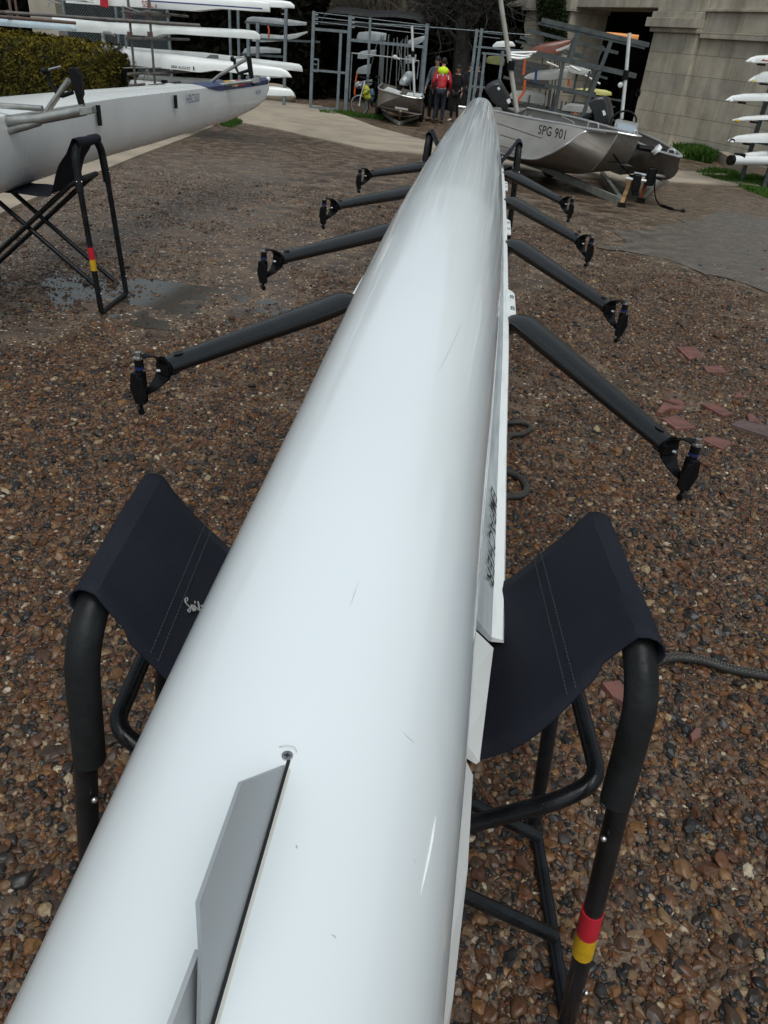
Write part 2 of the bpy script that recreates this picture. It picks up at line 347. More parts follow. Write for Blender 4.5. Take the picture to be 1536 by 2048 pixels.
def interp(x, xs, ys): return float(np.interp(x, xs, ys))
def text_mesh(name, txt, m, parent, org, xdir, ydir, h, shear=0.0, depth=.0015, space=1.0, bold=0.0, align='CENTER'):
    cu = bpy.data.curves.new('t', 'FONT'); cu.body = txt; cu.align_x = align; cu.align_y = 'CENTER'; cu.size = 1; cu.shear = shear; cu.space_character = space; cu.offset = bold
    cu.resolution_u = 3
    to = bpy.data.objects.new('t', cu); COL.objects.link(to); bpy.context.view_layer.update()
    me = bpy.data.meshes.new_from_object(to.evaluated_get(bpy.context.evaluated_depsgraph_get())); bpy.data.objects.remove(to); bpy.data.curves.remove(cu)
    xd = Vector(xdir).normalized(); yd = Vector(ydir).normalized(); nn = xd.cross(yd).normalized(); org = Vector(org); o0 = Vector(ORG.get(parent.name, (0,0,0)))
    for v in me.vertices:
        p = org + xd*v.co[0]*h*1.38*(Vector(xdir).length) + yd*v.co[1]*h*1.38 + nn*depth; v.co = p-o0
    me.materials.clear(); me.materials.append(m); me.name = name
    o = bpy.data.objects.new(name, me); COL.objects.link(o); o.parent = parent; ORG[o.name] = tuple(o0); return o

# ================================================================ GROUND
def gnoise(x, y): return .008*noise.noise(Vector((x*.9, y*.9, 3))) + .005*noise.noise(Vector((x*3.1, y*3.1, 7))) + .004*noise.noise(Vector((x*8.3, y*8.3, 5)))
def ground():
    xs = np.unique(np.concatenate([np.linspace(-300,-20,12), np.linspace(-20,-5,30), np.linspace(-5,5,160), np.linspace(5,20,30), np.linspace(20,300,12)]).round(4))
    ys = np.unique(np.concatenate([np.linspace(-60,-2,10), np.linspace(-2,9,170), np.linspace(9,40,80), np.linspace(40,400,16)]).round(4))
    vs = [(x, y, gz(y)+(gnoise(x,y) if -6 < x < 6 and y < 14 else 0)) for y in ys for x in xs]
    n = len(xs); fs = [(j*n+i, j*n+i+1, (j+1)*n+i+1, (j+1)*n+i) for j in range(len(ys)-1) for i in range(n-1)]
    b = MB(); b.add(vs, fs, True); return struct(b.build('ground', groundm))
ground()

def pebbles():
    N = 820000
    X = rng.uniform(-5.2, 4.6, N); Y = rng.uniform(.15, 10.5, N)
    Mi = np.array([[CM[i][j] for j in range(3)] for i in range(3)])
    P = np.stack([X, Y, np.zeros(N)-CAMH], 1) @ Mi
    u = PX0+FPX*P[:,0]/P[:,2]; v = PY0+FPX*P[:,1]/P[:,2]
    ok = (P[:,2] > .2) & (u > -260) & (u < 1800) & (v < 2350)
    dens = np.interp(Y, [0, 2.6, 3.6, 5, 7, 9, 10.5], [1, 1, .85, .62, .45, .30, .08])
    mud = np.array([noise.noise(Vector((x*.8, y*.8, 1.3)))*.7+noise.noise(Vector((x*2.4, y*2.4, 5.1)))*.5 for x, y in zip(X, Y)])
    mudk = np.clip(1.12 + mud*np.interp(Y, [0, 2.5, 5], [.5, 1.1, 2.6]) - np.interp(Y, [2.5, 5], [0, .25]), .04, 1)
    leftmud = 1-.62/(1+np.exp(-(Y-4.2)*4))/(1+np.exp((X+1.2)*3))
    tarmask = np.where((X > 1.0+(9.2-Y)*.9) & (Y > 6.9), .12, 1.0)
    ok &= rng.uniform(0,1,N) < dens*mudk*leftmud*tarmask
    X = X[ok]; Y = Y[ok]; n = len(X)
    big_ = rng.uniform(0,1,n) < .004
    sz = np.clip(np.exp(rng.normal(math.log(.0080), .42, n)), .0030, .026)*np.interp(Y, [1.3, 2.4, 4.6, 7], [.95, .95, .75, .66])
    sz = np.where(big_, rng.uniform(.018,.030,n), sz)
    z = np.array([gz(y)+gnoise(x, y) for x, y in zip(X, Y)]) + sz*.12
    me = bpy.data.meshes.new('gravel'); me.vertices.add(n); me.vertices.foreach_set('co', np.stack([X, Y, z], 1).ravel())
    a = me.attributes.new('sc', 'FLOAT_VECTOR', 'POINT'); a.data.foreach_set('vector', np.stack([sz*rng.uniform(.8,1.3,n), sz*rng.uniform(.65,1.0,n), sz*rng.uniform(.45,.80,n)], 1).ravel())
    a = me.attributes.new('ro', 'FLOAT_VECTOR', 'POINT'); a.data.foreach_set('vector', np.stack([rng.normal(0,.30,n), rng.normal(0,.30,n), rng.uniform(0,6.28,n)], 1).ravel())
    me.materials.append(pebm)
    o = bpy.data.objects.new('gravel', me); COL.objects.link(o); struct(o, 'stuff')
    o['label'] = 'loose wet brown gravel stones scattered over the yard'
    g = bpy.data.node_groups.new('gravel', 'GeometryNodeTree')
    g.interface.new_socket('Geometry', in_out='INPUT', socket_type='NodeSocketGeometry'); g.interface.new_socket('Geometry', in_out='OUTPUT', socket_type='NodeSocketGeometry')
    NN = g.nodes.new; L = g.links; gi = NN('NodeGroupInput'); go = NN('NodeGroupOutput')
    iop = NN('GeometryNodeInstanceOnPoints'); iop.inputs['Pick Instance'].default_value = True
    join = NN('GeometryNodeJoinGeometry')
    pos = NN('GeometryNodeInputPosition')
    for k in range(7):
        ico = NN('GeometryNodeMeshIcoSphere'); ico.inputs['Radius'].default_value = 1; ico.inputs['Subdivisions'].default_value = 3 if k < 4 else 2
        nz = NN('ShaderNodeTexNoise'); nz.noise_dimensions = '4D'; nz.inputs['W'].default_value = k*9.7+1; nz.inputs['Scale'].default_value = .75 if k < 4 else 1.1; nz.inputs['Detail'].default_value = 1.5
        L.new(pos.outputs[0], nz.inputs['Vector'])
        sub = NN('ShaderNodeVectorMath'); sub.operation = 'SUBTRACT'; sub.inputs[1].default_value = (.5,.5,.5); L.new(nz.outputs['Color'], sub.inputs[0])
        scl = NN('ShaderNodeVectorMath'); scl.operation = 'SCALE'; scl.inputs['Scale'].default_value = 1.6; L.new(sub.outputs[0], scl.inputs[0])
        sp = NN('GeometryNodeSetPosition'); L.new(ico.outputs[0], sp.inputs[0]); L.new(scl.outputs[0], sp.inputs['Offset'])
        ss = NN('GeometryNodeSetShadeSmooth'); ss.inputs['Shade Smooth'].default_value = k < 4; L.new(sp.outputs[0], ss.inputs[0])
        sm = NN('GeometryNodeSetMaterial'); sm.inputs['Material'].default_value = pebm; L.new(ss.outputs[0], sm.inputs[0])
        g2i = NN('GeometryNodeGeometryToInstance'); L.new(sm.outputs[0], g2i.inputs[0]); L.new(g2i.outputs[0], join.inputs[0])
    na = NN('GeometryNodeInputNamedAttribute'); na.data_type = 'FLOAT_VECTOR'; na.inputs[0].default_value = 'sc'
    nb = NN('GeometryNodeInputNamedAttribute'); nb.data_type = 'FLOAT_VECTOR'; nb.inputs[0].default_value = 'ro'
    e2r = NN('FunctionNodeEulerToRotation'); L.new(nb.outputs[0], e2r.inputs[0])
    rv = NN('FunctionNodeRandomValue'); rv.data_type = 'INT'; rv.inputs['Min'].default_value = 0; rv.inputs['Max'].default_value = 6
    L.new(gi.outputs[0], iop.inputs['Points']); L.new(join.outputs[0], iop.inputs['Instance']); L.new(na.outputs[0], iop.inputs['Scale']); L.new(e2r.outputs[0], iop.inputs['Rotation'])
    for sck in rv.outputs:
        if sck.type == 'INT': L.new(sck, iop.inputs['Instance Index'])
    L.new(iop.outputs[0], go.inputs[0])
    md = o.modifiers.new('gravel', 'NODES'); md.node_group = g
    print('pebbles', n)
pebbles()

def sheet(name, poly, m, dz, lift=.004, jag=0.0, sub=.5):
    P = []
    n = len(poly)
    for i in range(n):
        a = Vector(poly[i][:2]); b = Vector(poly[(i+1)%n][:2]); k = max(1, int((b-a).length/sub))
        for j in range(k):
            p = a.lerp(b, j/k); q = p + Vector((noise.noise(Vector((p[0]*1.7, p[1]*1.7, 2))), noise.noise(Vector((p[0]*1.7, p[1]*1.7, 9)))))*jag; P.append((q[0], q[1], gz(q[1])+lift))
    bm = bmesh.new(); vs = [bm.verts.new(p) for p in P]; f = bm.faces.new(vs); bmesh.ops.triangulate(bm, faces=[f])
    for _ in range(3):
        ed = [e for e in bm.edges if e.calc_length() > 1.2]
        if ed: bmesh.ops.subdivide_edges(bm, edges=ed, cuts=1, use_grid_fill=False); bmesh.ops.triangulate(bm, faces=bm.faces)
    for v in bm.verts: v.co[2] = gz(v.co[1])+lift
    if dz:
        r = bmesh.ops.extrude_face_region(bm, geom=bm.faces[:]); 
        for v in [g for g in r['geom'] if isinstance(g, bmesh.types.BMVert)]: v.co[2] += dz
    bmesh.ops.recalc_face_normals(bm, faces=bm.faces)
    me = bpy.data.meshes.new(name); bm.to_mesh(me); bm.free(); me.materials.append(m)
    o = bpy.data.objects.new(name, me); COL.objects.link(o); return o
gp = lambda x, y: tuple(G(x, y))[:2]
struct(sheet('concrete_path', [(-7.0,21.0), (-6.3,20.0), gp(546,258), gp(725,298), gp(838,309), (.6,16.2), (2.4,16.4), (6.2,18.4), (6.0,20.3), (3.0,19.2), (.5,19.3), gp(860,285), gp(750,255), gp(640,213), (-7.3,27.2), gp(530,201)], concrete, .035, -.01, .03))
struct(sheet('kerb', [gp(0,434), gp(200,347), gp(430,252), (-6.75,20.6), (-7.2,20.9), (-5.6,10.0), (-4.95,7.2), (-4.2,4.0), (-4.0,2.0), (-3.55,2.0), (-3.75,4.2)], concrete, .05, -.02, .015))
tar = sheet('tarmac_path', [gp(1188,492), gp(1260,505), gp(1340,527), gp(1440,556), gp(1560,600), (5.2,7.2), (8.5,12.0), gp(1560,452), gp(1460,425), gp(1380,440), gp(1300,455), gp(1230,470)], tarmac, 0, .007, .30, .16); struct(tar)
b = MB()
for (cx_, cy_, rx, ry) in ((-2.15,4.9,.85,.6), (-.95,4.5,.35,.2), (-1.7,6.0,.5,.2)):
    b.add([(cx_+rx*math.cos(a)*(1+.2*math.sin(3*a)), cy_+ry*math.sin(a)*(1+.15*math.cos(2*a)), .0005) for a in [2*PI*k/40 for k in range(40)]], [tuple(range(40))])
pu = b.build('puddle', puddle); struct(pu)

# ================================================================ MAIN RACING SHELL (upside down)
HKY = [-1.9,-1.3,-.5,.2,.6,1.2,2,3,4.5,6,7.5,9,10.2,11.2,12.0,12.268]
HKW = [.02,.085,.1672,.1809,.1945,.2071,.2286,.2448,.2544,.2483,.2266,.1900,.1480,.1020,.040,.006]
def cr(x, xs, ys):                      # smooth interpolation of the knots
    xs = np.array(xs); ys = np.array(ys); i = int(np.clip(np.searchsorted(xs, x)-1, 0, len(xs)-2)); h = xs[i+1]-xs[i]; t = (x-xs[i])/h
    d = np.gradient(ys, xs); return float(ys[i]*(2*t**3-3*t*t+1)+ys[i+1]*(-2*t**3+3*t*t)+h*(d[i]*(t**3-2*t*t+t)+d[i+1]*(t**3-t*t)))
def hk(Y): return interp(Y, [-1.9,-.3,0,3,9,12.268], [1.08,1.165,1.1728,1.2575,1.2685,1.10])
def hc(Y): return -.1055-.0005*Y
HZ = .88
shell = thing('racing_shell', 'long white rowing shell lying upside down on trestles, black wing riggers out both sides', 'rowing boat', (-.11, 5, gz(5)))
b = MB(); rows = []
for Y in list(np.linspace(-1.9,-.2,14))+list(np.linspace(-.1,11,120))+list(np.linspace(11.1,12.268,22)):
    W = max(cr(Y, HKY, HKW), .004); th = np.linspace(0, PI, 41); rr = []
    hz_ = HZ + max(0, (Y-11.2))*.12
    for a in th:
        c_, s_ = math.cos(a), math.sin(a)
        q_ = min(max((Y-10.3)/1.9, 0), 1); rr.append((hc(Y)+W*math.copysign(abs(c_)**(.85+.35*q_), c_), Y, hz_+(hk(Y)-hz_)*max(s_,0)**(.8+.3*q_)))
    rr += [(hc(Y)-W*.95, Y, hz_-.012), (hc(Y), Y, hz_-.014), (hc(Y)+W*.95, Y, hz_-.012)]
    rows.append(rr)
b.grid(rows, True, True, True); b.build('hull', hullm, shell)
from mathutils.bvhtree import BVHTree
_hb = bpy.data.objects['hull']; _ho = Vector(ORG[_hb.name]); HBV = BVHTree.FromPolygons([v.co+_ho for v in _hb.data.vertices], [tuple(p.vertices) for p in _hb.data.polygons])
def on_hull(x, y, off=.0005):
    h = HBV.ray_cast(C0, ray(x, y).normalized()); return h[0]+h[1]*off if h[0] else None
def scuff(pts, wd, m):
    b = MB(); P = [on_hull(x, y) for x, y in pts]; n = len(P)
    rows = []
    for i, p in enumerate(P):
        t = (P[min(i+1,n-1)]-P[max(i-1,0)]).normalized(); nn = (C0-p).normalized(); x = t.cross(nn).normalized()*wd*(.15 if i in (0,n-1) else 1); rows.append([p-x, p+x])
    b.grid(rows, True); b.build('scuff_mark', m, shell)
scm = mat('scuff_grey', (.45,.47,.48), .4, var=.1); scl_ = mat('scuff_pale', (.88,.90,.90), .3, var=.03)
scuff([(927,640),(915,665),(903,692),(890,718),(872,752)], .0004, scm); scuff([(871,1632),(863,1680),(853,1730),(840,1792)], .0011, scl_); scuff([(803,1462),(815,1475),(830,1488)], .0003, scm); scuff([(826,1719),(828,1723),(829,1727)], .0009, scm)
scuff([(700,1215),(708,1190),(719,1160)], .0003, scm); scuff([(592,1690),(593,1694),(594,1698)], .0008, scm); scuff([(661,1870),(668,1873),(672,1878)], .0006, scm)
# deck edge flange
def outer_px(pts, z): return [atz(x, y, z) for x, y in pts]
ed = outer_px([(880,2180),(906,1998),(935,1742),(946,1550)], .838) ; ed2 = outer_px([(959,1524),(974,1400),(987,1296)], .838)
for side in (1,-1):
    b = MB()
    for path in (ed, ed2):
        rows = []
        for p in path:
            ix = hc(p[1])+max(cr(p[1],HKY,HKW)-.004,.01)
            q = [(ix-.02, p[1], HZ+.006), (ix+.003, p[1], HZ+.003), (ix+.004, p[1], HZ-.004), (p[0], p[1], p[2]), (p[0]-.004, p[1], p[2]-.006), (ix-.02, p[1], HZ-.02)]
            rows.append([(x if side == 1 else 2*hc(y)-x, y, z) for x, y, z in q])
        b.grid(rows, False, True, True)
    b.build('deck_edge', white, shell)
# rigger rail: rib, panel with lettering, outer flange with shoulder plates
RZ = .835
outer = bez(outer_px([(1008,1284),(1012,1071),(1014,900),(1017,760),(1018,690),(1017,585),(1014.6,476),(1010.7,382),(1006.8,328)], RZ), 6)
inner = outer_px([(947,1284),(965,1071),(978,900),(995,700),(1003,546)], HZ)
Yend = outer[-1][1]
def rail_at(Y):                          # (rib x, panel foot x, flange x)
    ox = interp(Y, [p[1] for p in outer], [p[0] for p in outer]); ix = hc(Y)+cr(Y,HKY,HKW)
    return ix, ox-.021, ox
Ys = np.linspace(outer[0][1], Yend, 60)
for side in (1,-1):
    mx = lambda x, y: x if side == 1 else 2*hc(y)-x-.010
    r = MB(); r.grid([[(mx(rail_at(Y)[0]+a,Y), Y, HZ+c) for a, c in ((-.03,-.006),(-.03,.005),(-.002,.010),(.005,.008),(.006,-.004),(-.002,-.008))] for Y in Ys], False, True, True)
    rl = r.build('rail_rib', white, shell)
    r = MB(); r.grid([[(mx(rail_at(Y)[0]+.004,Y), Y, HZ-.002), (mx(rail_at(Y)[1],Y), Y, RZ+.003), (mx(rail_at(Y)[1]-.004,Y), Y, RZ-.004), (mx(rail_at(Y)[0]-.01,Y), Y, HZ-.009)] for Y in Ys], False, True, True)
    pan = r.build('rail_panel', railg, shell)
    r = MB(); r.grid([[(mx(rail_at(Y)[1]-.002,Y), Y, RZ+.007), (mx(rail_at(Y)[2]-.003,Y), Y, RZ+.004), (mx(rail_at(Y)[2],Y), Y, RZ-.002), (mx(rail_at(Y)[1]-.002,Y), Y, RZ-.004)] for Y in Ys], False, True, True)
    fl = r.build('rail_flange', railw, shell)
    for i, (pa, pb) in enumerate([((1029,588),(1031,639)), ((1020,443),(1021.6,470)), ((1015,366),(1015,381)), ((1009,315),(1009,324))]):
        A = atz(*pa, RZ); B = atz(*pb, RZ); y0, y1 = B[1], A[1]; xo = (A[0]+B[0])/2
        s_ = MB(); k = [(rail_at(y0)[2]-.012, y0-.004), (xo, y0), (xo, y1-.03), (xo-.008, y1), (rail_at(y1)[2]-.012, y1+.05)]
        s_.prism([(mx(x,y), y, RZ+.008) for x, y in k], (0,0,-.010)); pl = s_.build('shoulder_plate', railw, fl)
        if side == 1:
            for q, yy in enumerate((y0+.33*(y1-y0), y0+.78*(y1-y0))):
                text_mesh('lettering', '022', inkm, pl, (xo-.013, yy, RZ+.0085), (0,-1.5,0), (1,0,0), .016, depth=.0008, shear=.3, bold=.012)
                
# EMPACHER reads upside down on the panel, seen from the right
Ya, Yb = atz(968,1165,.86)[1], atz(985,975,.86)[1]; Ym = (Ya+Yb)/2
xa, xb = rail_at(Ym)[0]+.005, rail_at(Ym)[1]
pn = bpy.data.objects['rail_panel']
dx = (rail_at(Yb)[1]-rail_at(Ya)[1])/(Yb-Ya)
up = Vector((xb-xa, 0, RZ-HZ)).normalized()
text_mesh('lettering', 'EMPACHER', inkm, pn, ((xa+xb)/2+.003, Ym, (HZ+RZ)/2+.003), Vector((-dx,-1,0)).normalized()*1.55, up, .030, shear=.35, depth=.002, bold=.006, space=1.12)
# fin, rudder, bolt
def planeX(x, y, X): r = ray(x,y); return C0 + r*(X/r[0])
FX = -.0925
def keelz(Y): return hk(Y)-.0015
fp = [planeX(480,1565,FX), planeX(395,1805,FX), planeX(400,1900,FX)]
f0 = .387; f1 = .165
b = MB(); prof = [(FX, f0, keelz(f0)), tuple(fp[0]), tuple(fp[1]), tuple(fp[2]), (FX, fp[2][1]-.02, keelz(.1))]
b.prism([(p[0]-.0012, p[1], p[2]) for p in prof], (.0024,0,0)); fin = b.build('fin', fin_m, shell)
b = MB(); b.beam((FX+.0022, f0+.004, keelz(f0)+.0006), (FX+.0022, .10, keelz(.1)+.0006), .0030, .003); b.build('seam', seam, shell)
b = MB(); b.beam((FX+.0052, f0-.004, keelz(f0)+.0003), (FX+.0052, .10, keelz(.1)+.0003), .0022, .0014); b.build('sealant', stain, shell)
rp = [planeX(400,1900,FX-.004), planeX(372,1975,FX-.004), planeX(345,2048,FX-.004), planeX(330,2140,FX-.004)]
b = MB(); b.prism([tuple(rp[0]), tuple(rp[1]), tuple(rp[2]), tuple(rp[3]), (FX-.004, .02, keelz(.02)), (FX-.004, rp[0][1], keelz(.1))], (-.003,0,0)); b.build('rudder', rudm, shell)
sc0 = atz(565,1515,hk(.385)); sc0 = Vector((FX, .3945, hk(.3945)))
b = MB(); b.cyl(sc0+Vector((0,0,-.004)), sc0+Vector((0,0,.0015)), .0048, 20); bo = b.build('bolt', steel, shell)
b = MB(); b.box(sc0+Vector((0,0,.0017)), (.0050,.0011,.0008)); b.box(sc0+Vector((0,0,.00175)), (.0011,.0050,.0008)); b.build('bolt_cross', seam, bo)
b = MB(); b.tube(bez([sc0+Vector((-.009,.007,.0015)), sc0+Vector((-.003,.0075,.004)), sc0+Vector((.004,.008,.003)), sc0+Vector((.007,.005,.001))],5), .0004, 5); b.build('thread_end', whitecl, bo)
# bow ball at the far tip, and riggers
b = MB(); b.ball((hc(12.3), 12.30, 1.02), .022); b.build('bow_ball', white, shell)
def rigger(yp, i):
    R = None
    for side in (1,-1):
        px_ = .70 if side == 1 else -.905; pz = .842 if side == 1 else .880
        mx = lambda x: x if side == 1 else 2*hc(yp)-x + (-.0)
        root = hc(yp)+side*.10
        P = [(root, yp+1.0, .778), (hc(yp)+side*.285, yp+.99, .778), (hc(yp)+side*.345, yp+.90, .834), (hc(yp)+side*.41, yp+.755, .829), (px_-side*.055, yp+.055, pz-.050)]
        path = fillet(P, .07, 6)
        n = len(path); rs = [interp((p-path[0]).length/(path[-1]-path[0]).length, [0,.12,.3,.6,.9,1], [.047,.054,.057,.051,.044,.036]) for p in path]
        b = MB(); b.tube(path, rs, 20, flat=.66)
        if R is None:
            b.tube([(hc(yp)-.12, yp+1.0, .778), (hc(yp)+.12, yp+1.0, .778)], .042, 20, flat=.62)
            R = b.build('wing_rigger', carbon, shell); arm = R
        else: arm = b.build('rigger_arm', carbon, R)
        # hole near the end of the arm
        e = path[-1]; d = (path[-1]-path[-2]).normalized(); hp = e - d*.055 + Vector((0,0,.0265))
        s_ = MB(); rowz = []
        s_.add([hp + d*(.019*math.cos(a)) + d.cross(Vector((0,0,1)))*(.011*math.sin(a)) + Vector((0,0,.0018)) for a in [2*PI*k/20 for k in range(20)]], [tuple(range(20))])
        s_.build('cable_hole', seam, R)
        # bracket: C shaped ribbon between arm end and pin, top and bottom
        pin = Vector((px_, yp, pz)); 
        s_ = MB(); arc = bez([pin+Vector((0,0,-.012)), pin+Vector((-side*.030,.018,-.004)), e+Vector((side*.004,-.002,.012)), e+Vector((side*.010,-.004,-.03)), pin+Vector((-side*.036,.012,-.098)), pin+Vector((-side*.006,.004,-.125))], 6)
        wd = [interp(k/(len(arc)-1), [0,.35,.6,1], [.015,.052,.056,.020]) for k in range(len(arc))]
        y_ax = d.cross(Vector((0,0,1))).normalized()
        rows = []
        for k, p in enumerate(arc):
            t = (arc[min(k+1,len(arc)-1)]-arc[max(k-1,0)]).normalized(); nn = t.cross(y_ax).normalized()*.0018
            rows.append([p-y_ax*wd[k]/2-nn, p+y_ax*wd[k]/2-nn, p+y_ax*wd[k]/2+nn, p-y_ax*wd[k]/2+nn])
        s_.grid(rows, False, True, True)
        dc = e+d*.004+Vector((0,0,-.006)); s_.prism([dc+y_ax*(.030*math.cos(q_))+Vector((0,0,1))*(.040*math.sin(q_)) for q_ in [2*PI*k_/18 for k_ in range(18)]], d*.005)
        s_.build('bracket', blackpl, R)
        s_ = MB(); s_.cyl(e+Vector((side*.012,-.004,-.012)), e+Vector((side*.024,-.010,-.012)), .0075, 8); s_.build('bolt', steel, R)
        s_ = MB(); s_.box(e-d*.01+Vector((0,0,-.006)), (.05,.05,.036), Matrix((y_ax, d, Vector((0,0,1)))).transposed()); s_.build('end_socket', blackpl, R, .004)
        # pin with nut, washers, blue spacer
        s_ = MB(); s_.cyl(pin+Vector((0,0,-.150)), pin+Vector((0,0,.004)), .006); s_.cyl(pin+Vector((0,0,-.004)), pin+Vector((0,0,.008)), .0095, 6); s_.cyl(pin+Vector((0,0,-.012)), pin+Vector((0,0,-.008)), .0145, 18); s_.build('pin', steel, R)
        s_ = MB(); s_.cyl(pin+Vector((0,0,-.034)), pin+Vector((0,0,-.0125)), .0135); s_.build('spacer', blackpl, R)
        s_ = MB(); s_.cyl(pin+Vector((0,0,-.043)), pin+Vector((0,0,-.035)), .0145); s_.build('blue_spacer', blue, R)
        # oarlock (gate): hangs upside down
        s_ = MB(); g = pin+Vector((side*.004,-.018,-.10)); 
        s_.prism([g+Vector((side*.020,-.004,.052)), g+Vector((side*.028,-.006,0)), g+Vector((side*.014,-.004,-.05)), g+Vector((-side*.010,0,-.055)), g+Vector((-side*.012,0,.05))], Vector((-side*.012,.034,0)))
        s_.prism([g+Vector((-side*.004,-.012,.050)), g+Vector((-side*.024,-.012,.036)), g+Vector((-side*.034,-.014,-.004)), g+Vector((-side*.018,-.010,-.052)), g+Vector((-side*.002,-.010,-.052))], Vector((side*.004,.030,0)))
        s_.cyl(pin+Vector((0,0,-.155)), pin+Vector((0,0,-.044)), .0135)
        s_.cyl(g+Vector((-side*.016,-.02,-.068)), g+Vector((side*.004,.012,-.068)), .0115)
        s_.cyl(g+Vector((-side*.006,0,-.068)), g+Vector((-side*.006,0,-.045)), .007)
        s_.v = [tuple(g+Vector(((q_[0]-g[0])*.80, (q_[1]-g[1])*.85, (q_[2]-g[2])*.95))) for q_ in s_.v]; s_.build('oarlock', blackpl, R, .002)
    return R
for i in range(4): rigger(1.901+1.3435*i, i)

# ================================================================ BOAT TRESTLES
def trestle(name, label, ctr, rz, a=.40, zb=1.03, hv=.19, bb=.45, canvas_z=.80, group='folding boat trestles', flip=1, tapes=True, cw=.19, zd=.20, xd=-.015):
    T = thing(name, label, 'boat trestle', (ctr[0], ctr[1], ctr[2]), group)
    ORG[T.name] = (0,0,0)
    r = .0178
    zc = zb-zd                                       # height of the U cross bars
    for s in (1,-1):
        P = [(s*bb, -hv-.03, r), (s*(a+.01), -hv-.02, zb-.22), (s*a, -hv, zb-.06), (s*(a-.005), -hv+.06, zb), (s*(a-.005), hv-.06, zb), (s*a, hv, zb-.06), (s*(a+.01), hv+.02, zb-.22), (s*bb, hv+.03, r)]
        b = MB(); b.tube(fillet(P[:3]+P[3:], .055, 5), r, 12); b.tube([(s*bb,-hv-.03,r*1.02),(s*bb,hv+.03,r*1.02)], r*.9, 10); fr = b.build('side_frame', blacktube, T)
        b = MB(); b.tube(fillet([(s*(a+.008), -hv-.02, zb-.26), (s*a, -hv, zb-.06), (s*(a-.005), -hv+.06, zb), (s*(a-.005), hv-.06, zb), (s*a, hv, zb-.06), (s*(a+.008), hv+.02, zb-.26)], .06, 6), .0242, 14); b.build('foam_sleeve', foam, fr)
        # cross frame: horizontal U between this side's legs, then two diagonals down to the other side
        v_ = .145 if s == 1 else .115
        xo = s*(a+xd)
        b = MB(); b.tube(fillet([(-s*(bb-.03), -v_, .13), (xo-s*.06, -v_, zc-.035), (xo, -v_+.02, zc), (xo, v_-.02, zc), (xo-s*.06, v_, zc-.035), (-s*(bb-.03), v_, .13)], .075, 7), .0155, 12)
        b.build('cross_frame', blacktube, T)
        for vv in (-1, 1):
            for q_, r_ in (((s*(a+.012)+s*.017, vv*(hv+.022), zc), .006), ((s*(bb-.004)+s*.016, vv*(hv+.028), .14), .006), ((s*(a+.004), vv*(hv+.037), zc), .0055)):
                b = MB(); b.ball(q_, r_); b.build('bolt', steel, fr)
    if tapes:
        k = lambda z: (flip*(bb+(a+.01-bb)*(z/(zb-.22))), -hv-.03+.01*(z/(zb-.22)), z)
        b = MB(); b.tube([k(.36), k(.435)], r+.0022, 14); b.build('red_tape', tapeR, T)
        b = MB(); b.tube([k(.29), k(.3595)], r+.0022, 14); b.build('yellow_tape', tapeY, T)
    # sling: wraps over both bars and sags under the boat
    ro = .029; prof = []
    for q in range(8): an = -PI*.35 + q/7*(PI*.85); prof.append((a-.005+ro*math.cos(an), zb+ro*math.sin(an)))
    body = bez([(a-.02, 0, zb+ro*.9), (a-.065, 0, zb-.045), (a-.12, 0, zb-.125), (a-.18, 0, canvas_z+.035), (a-.24, 0, canvas_z+.002), (0, 0, canvas_z), (-a+.24, 0, canvas_z+.002), (-a+.18, 0, canvas_z+.035), (-a+.12, 0, zb-.125), (-a+.065, 0, zb-.045), (-a+.02, 0, zb+ro*.9)], 5)
    prof = [(p[0], p[1]) for p in prof] + [(p[0], p[2]) for p in body] + [(-x, z) for x, z in reversed(prof)]
    rows = []; cwf = lambda x: cw*(.86 if abs(x) > a-.055 else interp(abs(x), [0, a-.16, a-.055], [.93, 1.02, .90]))
    for x, z in prof: rows.append([(x, v*cwf(x)+.006*math.sin(x*40), z - (.008*(abs(v)>.9) if abs(x)<a-.06 else 0) + (.0045*noise.noise(Vector((x*16, v*2.2, zb)))+.003*noise.noise(Vector((x*7+v*3, v*6, 3))))) for v in np.linspace(-1,1,13)])
    b = MB(); b.grid(rows, True); cvs = b.build('canvas_sling', canvas, T)
    so_ = cvs.modifiers.new('s', 'SOLIDIFY'); so_.thickness = .0025; so_.offset = -1
    for s in (1,-1):
        for off in (.088, .098):
            X0 = s*(a-off); Z0 = interp(off, [.02,.065,.12], [zb+.026, zb-.045, zb-.125])+.006
            b = MB()
            for k_ in range(44):
                v0 = -.90*cw+1.80*cw*k_/44; b.tube([(X0, v0, Z0), (X0, v0+1.1*cw/44, Z0)], .0007, 4)
            o_ = b.build('stitch_line', stitch, cvs)
    T.rotation_euler = (0,0,rz)
    return T, cvs
nearT, cv = trestle('boat_trestle', 'black folding trestle nearest the camera with navy canvas sling under the upturned white shell', (-.083, .930, 0), math.radians(6), zd=.335, xd=.022, a=.40, bb=.49, zb=1.0, canvas_z=.765, cw=.19, hv=.20)
farT, cv2 = trestle('boat_trestle', 'black trestle under the far end of the upturned white shell, beyond its riggers', (-.10, 7.25, gz(7.25)), 0.0, tapes=False)
leftT, cv3 = trestle('boat_trestle', 'black trestle with red and yellow tape under the upright white boat at the left', (-2.86, 4.72, 0), math.radians(3), a=.42, zb=1.02, bb=.47, canvas_z=.715)
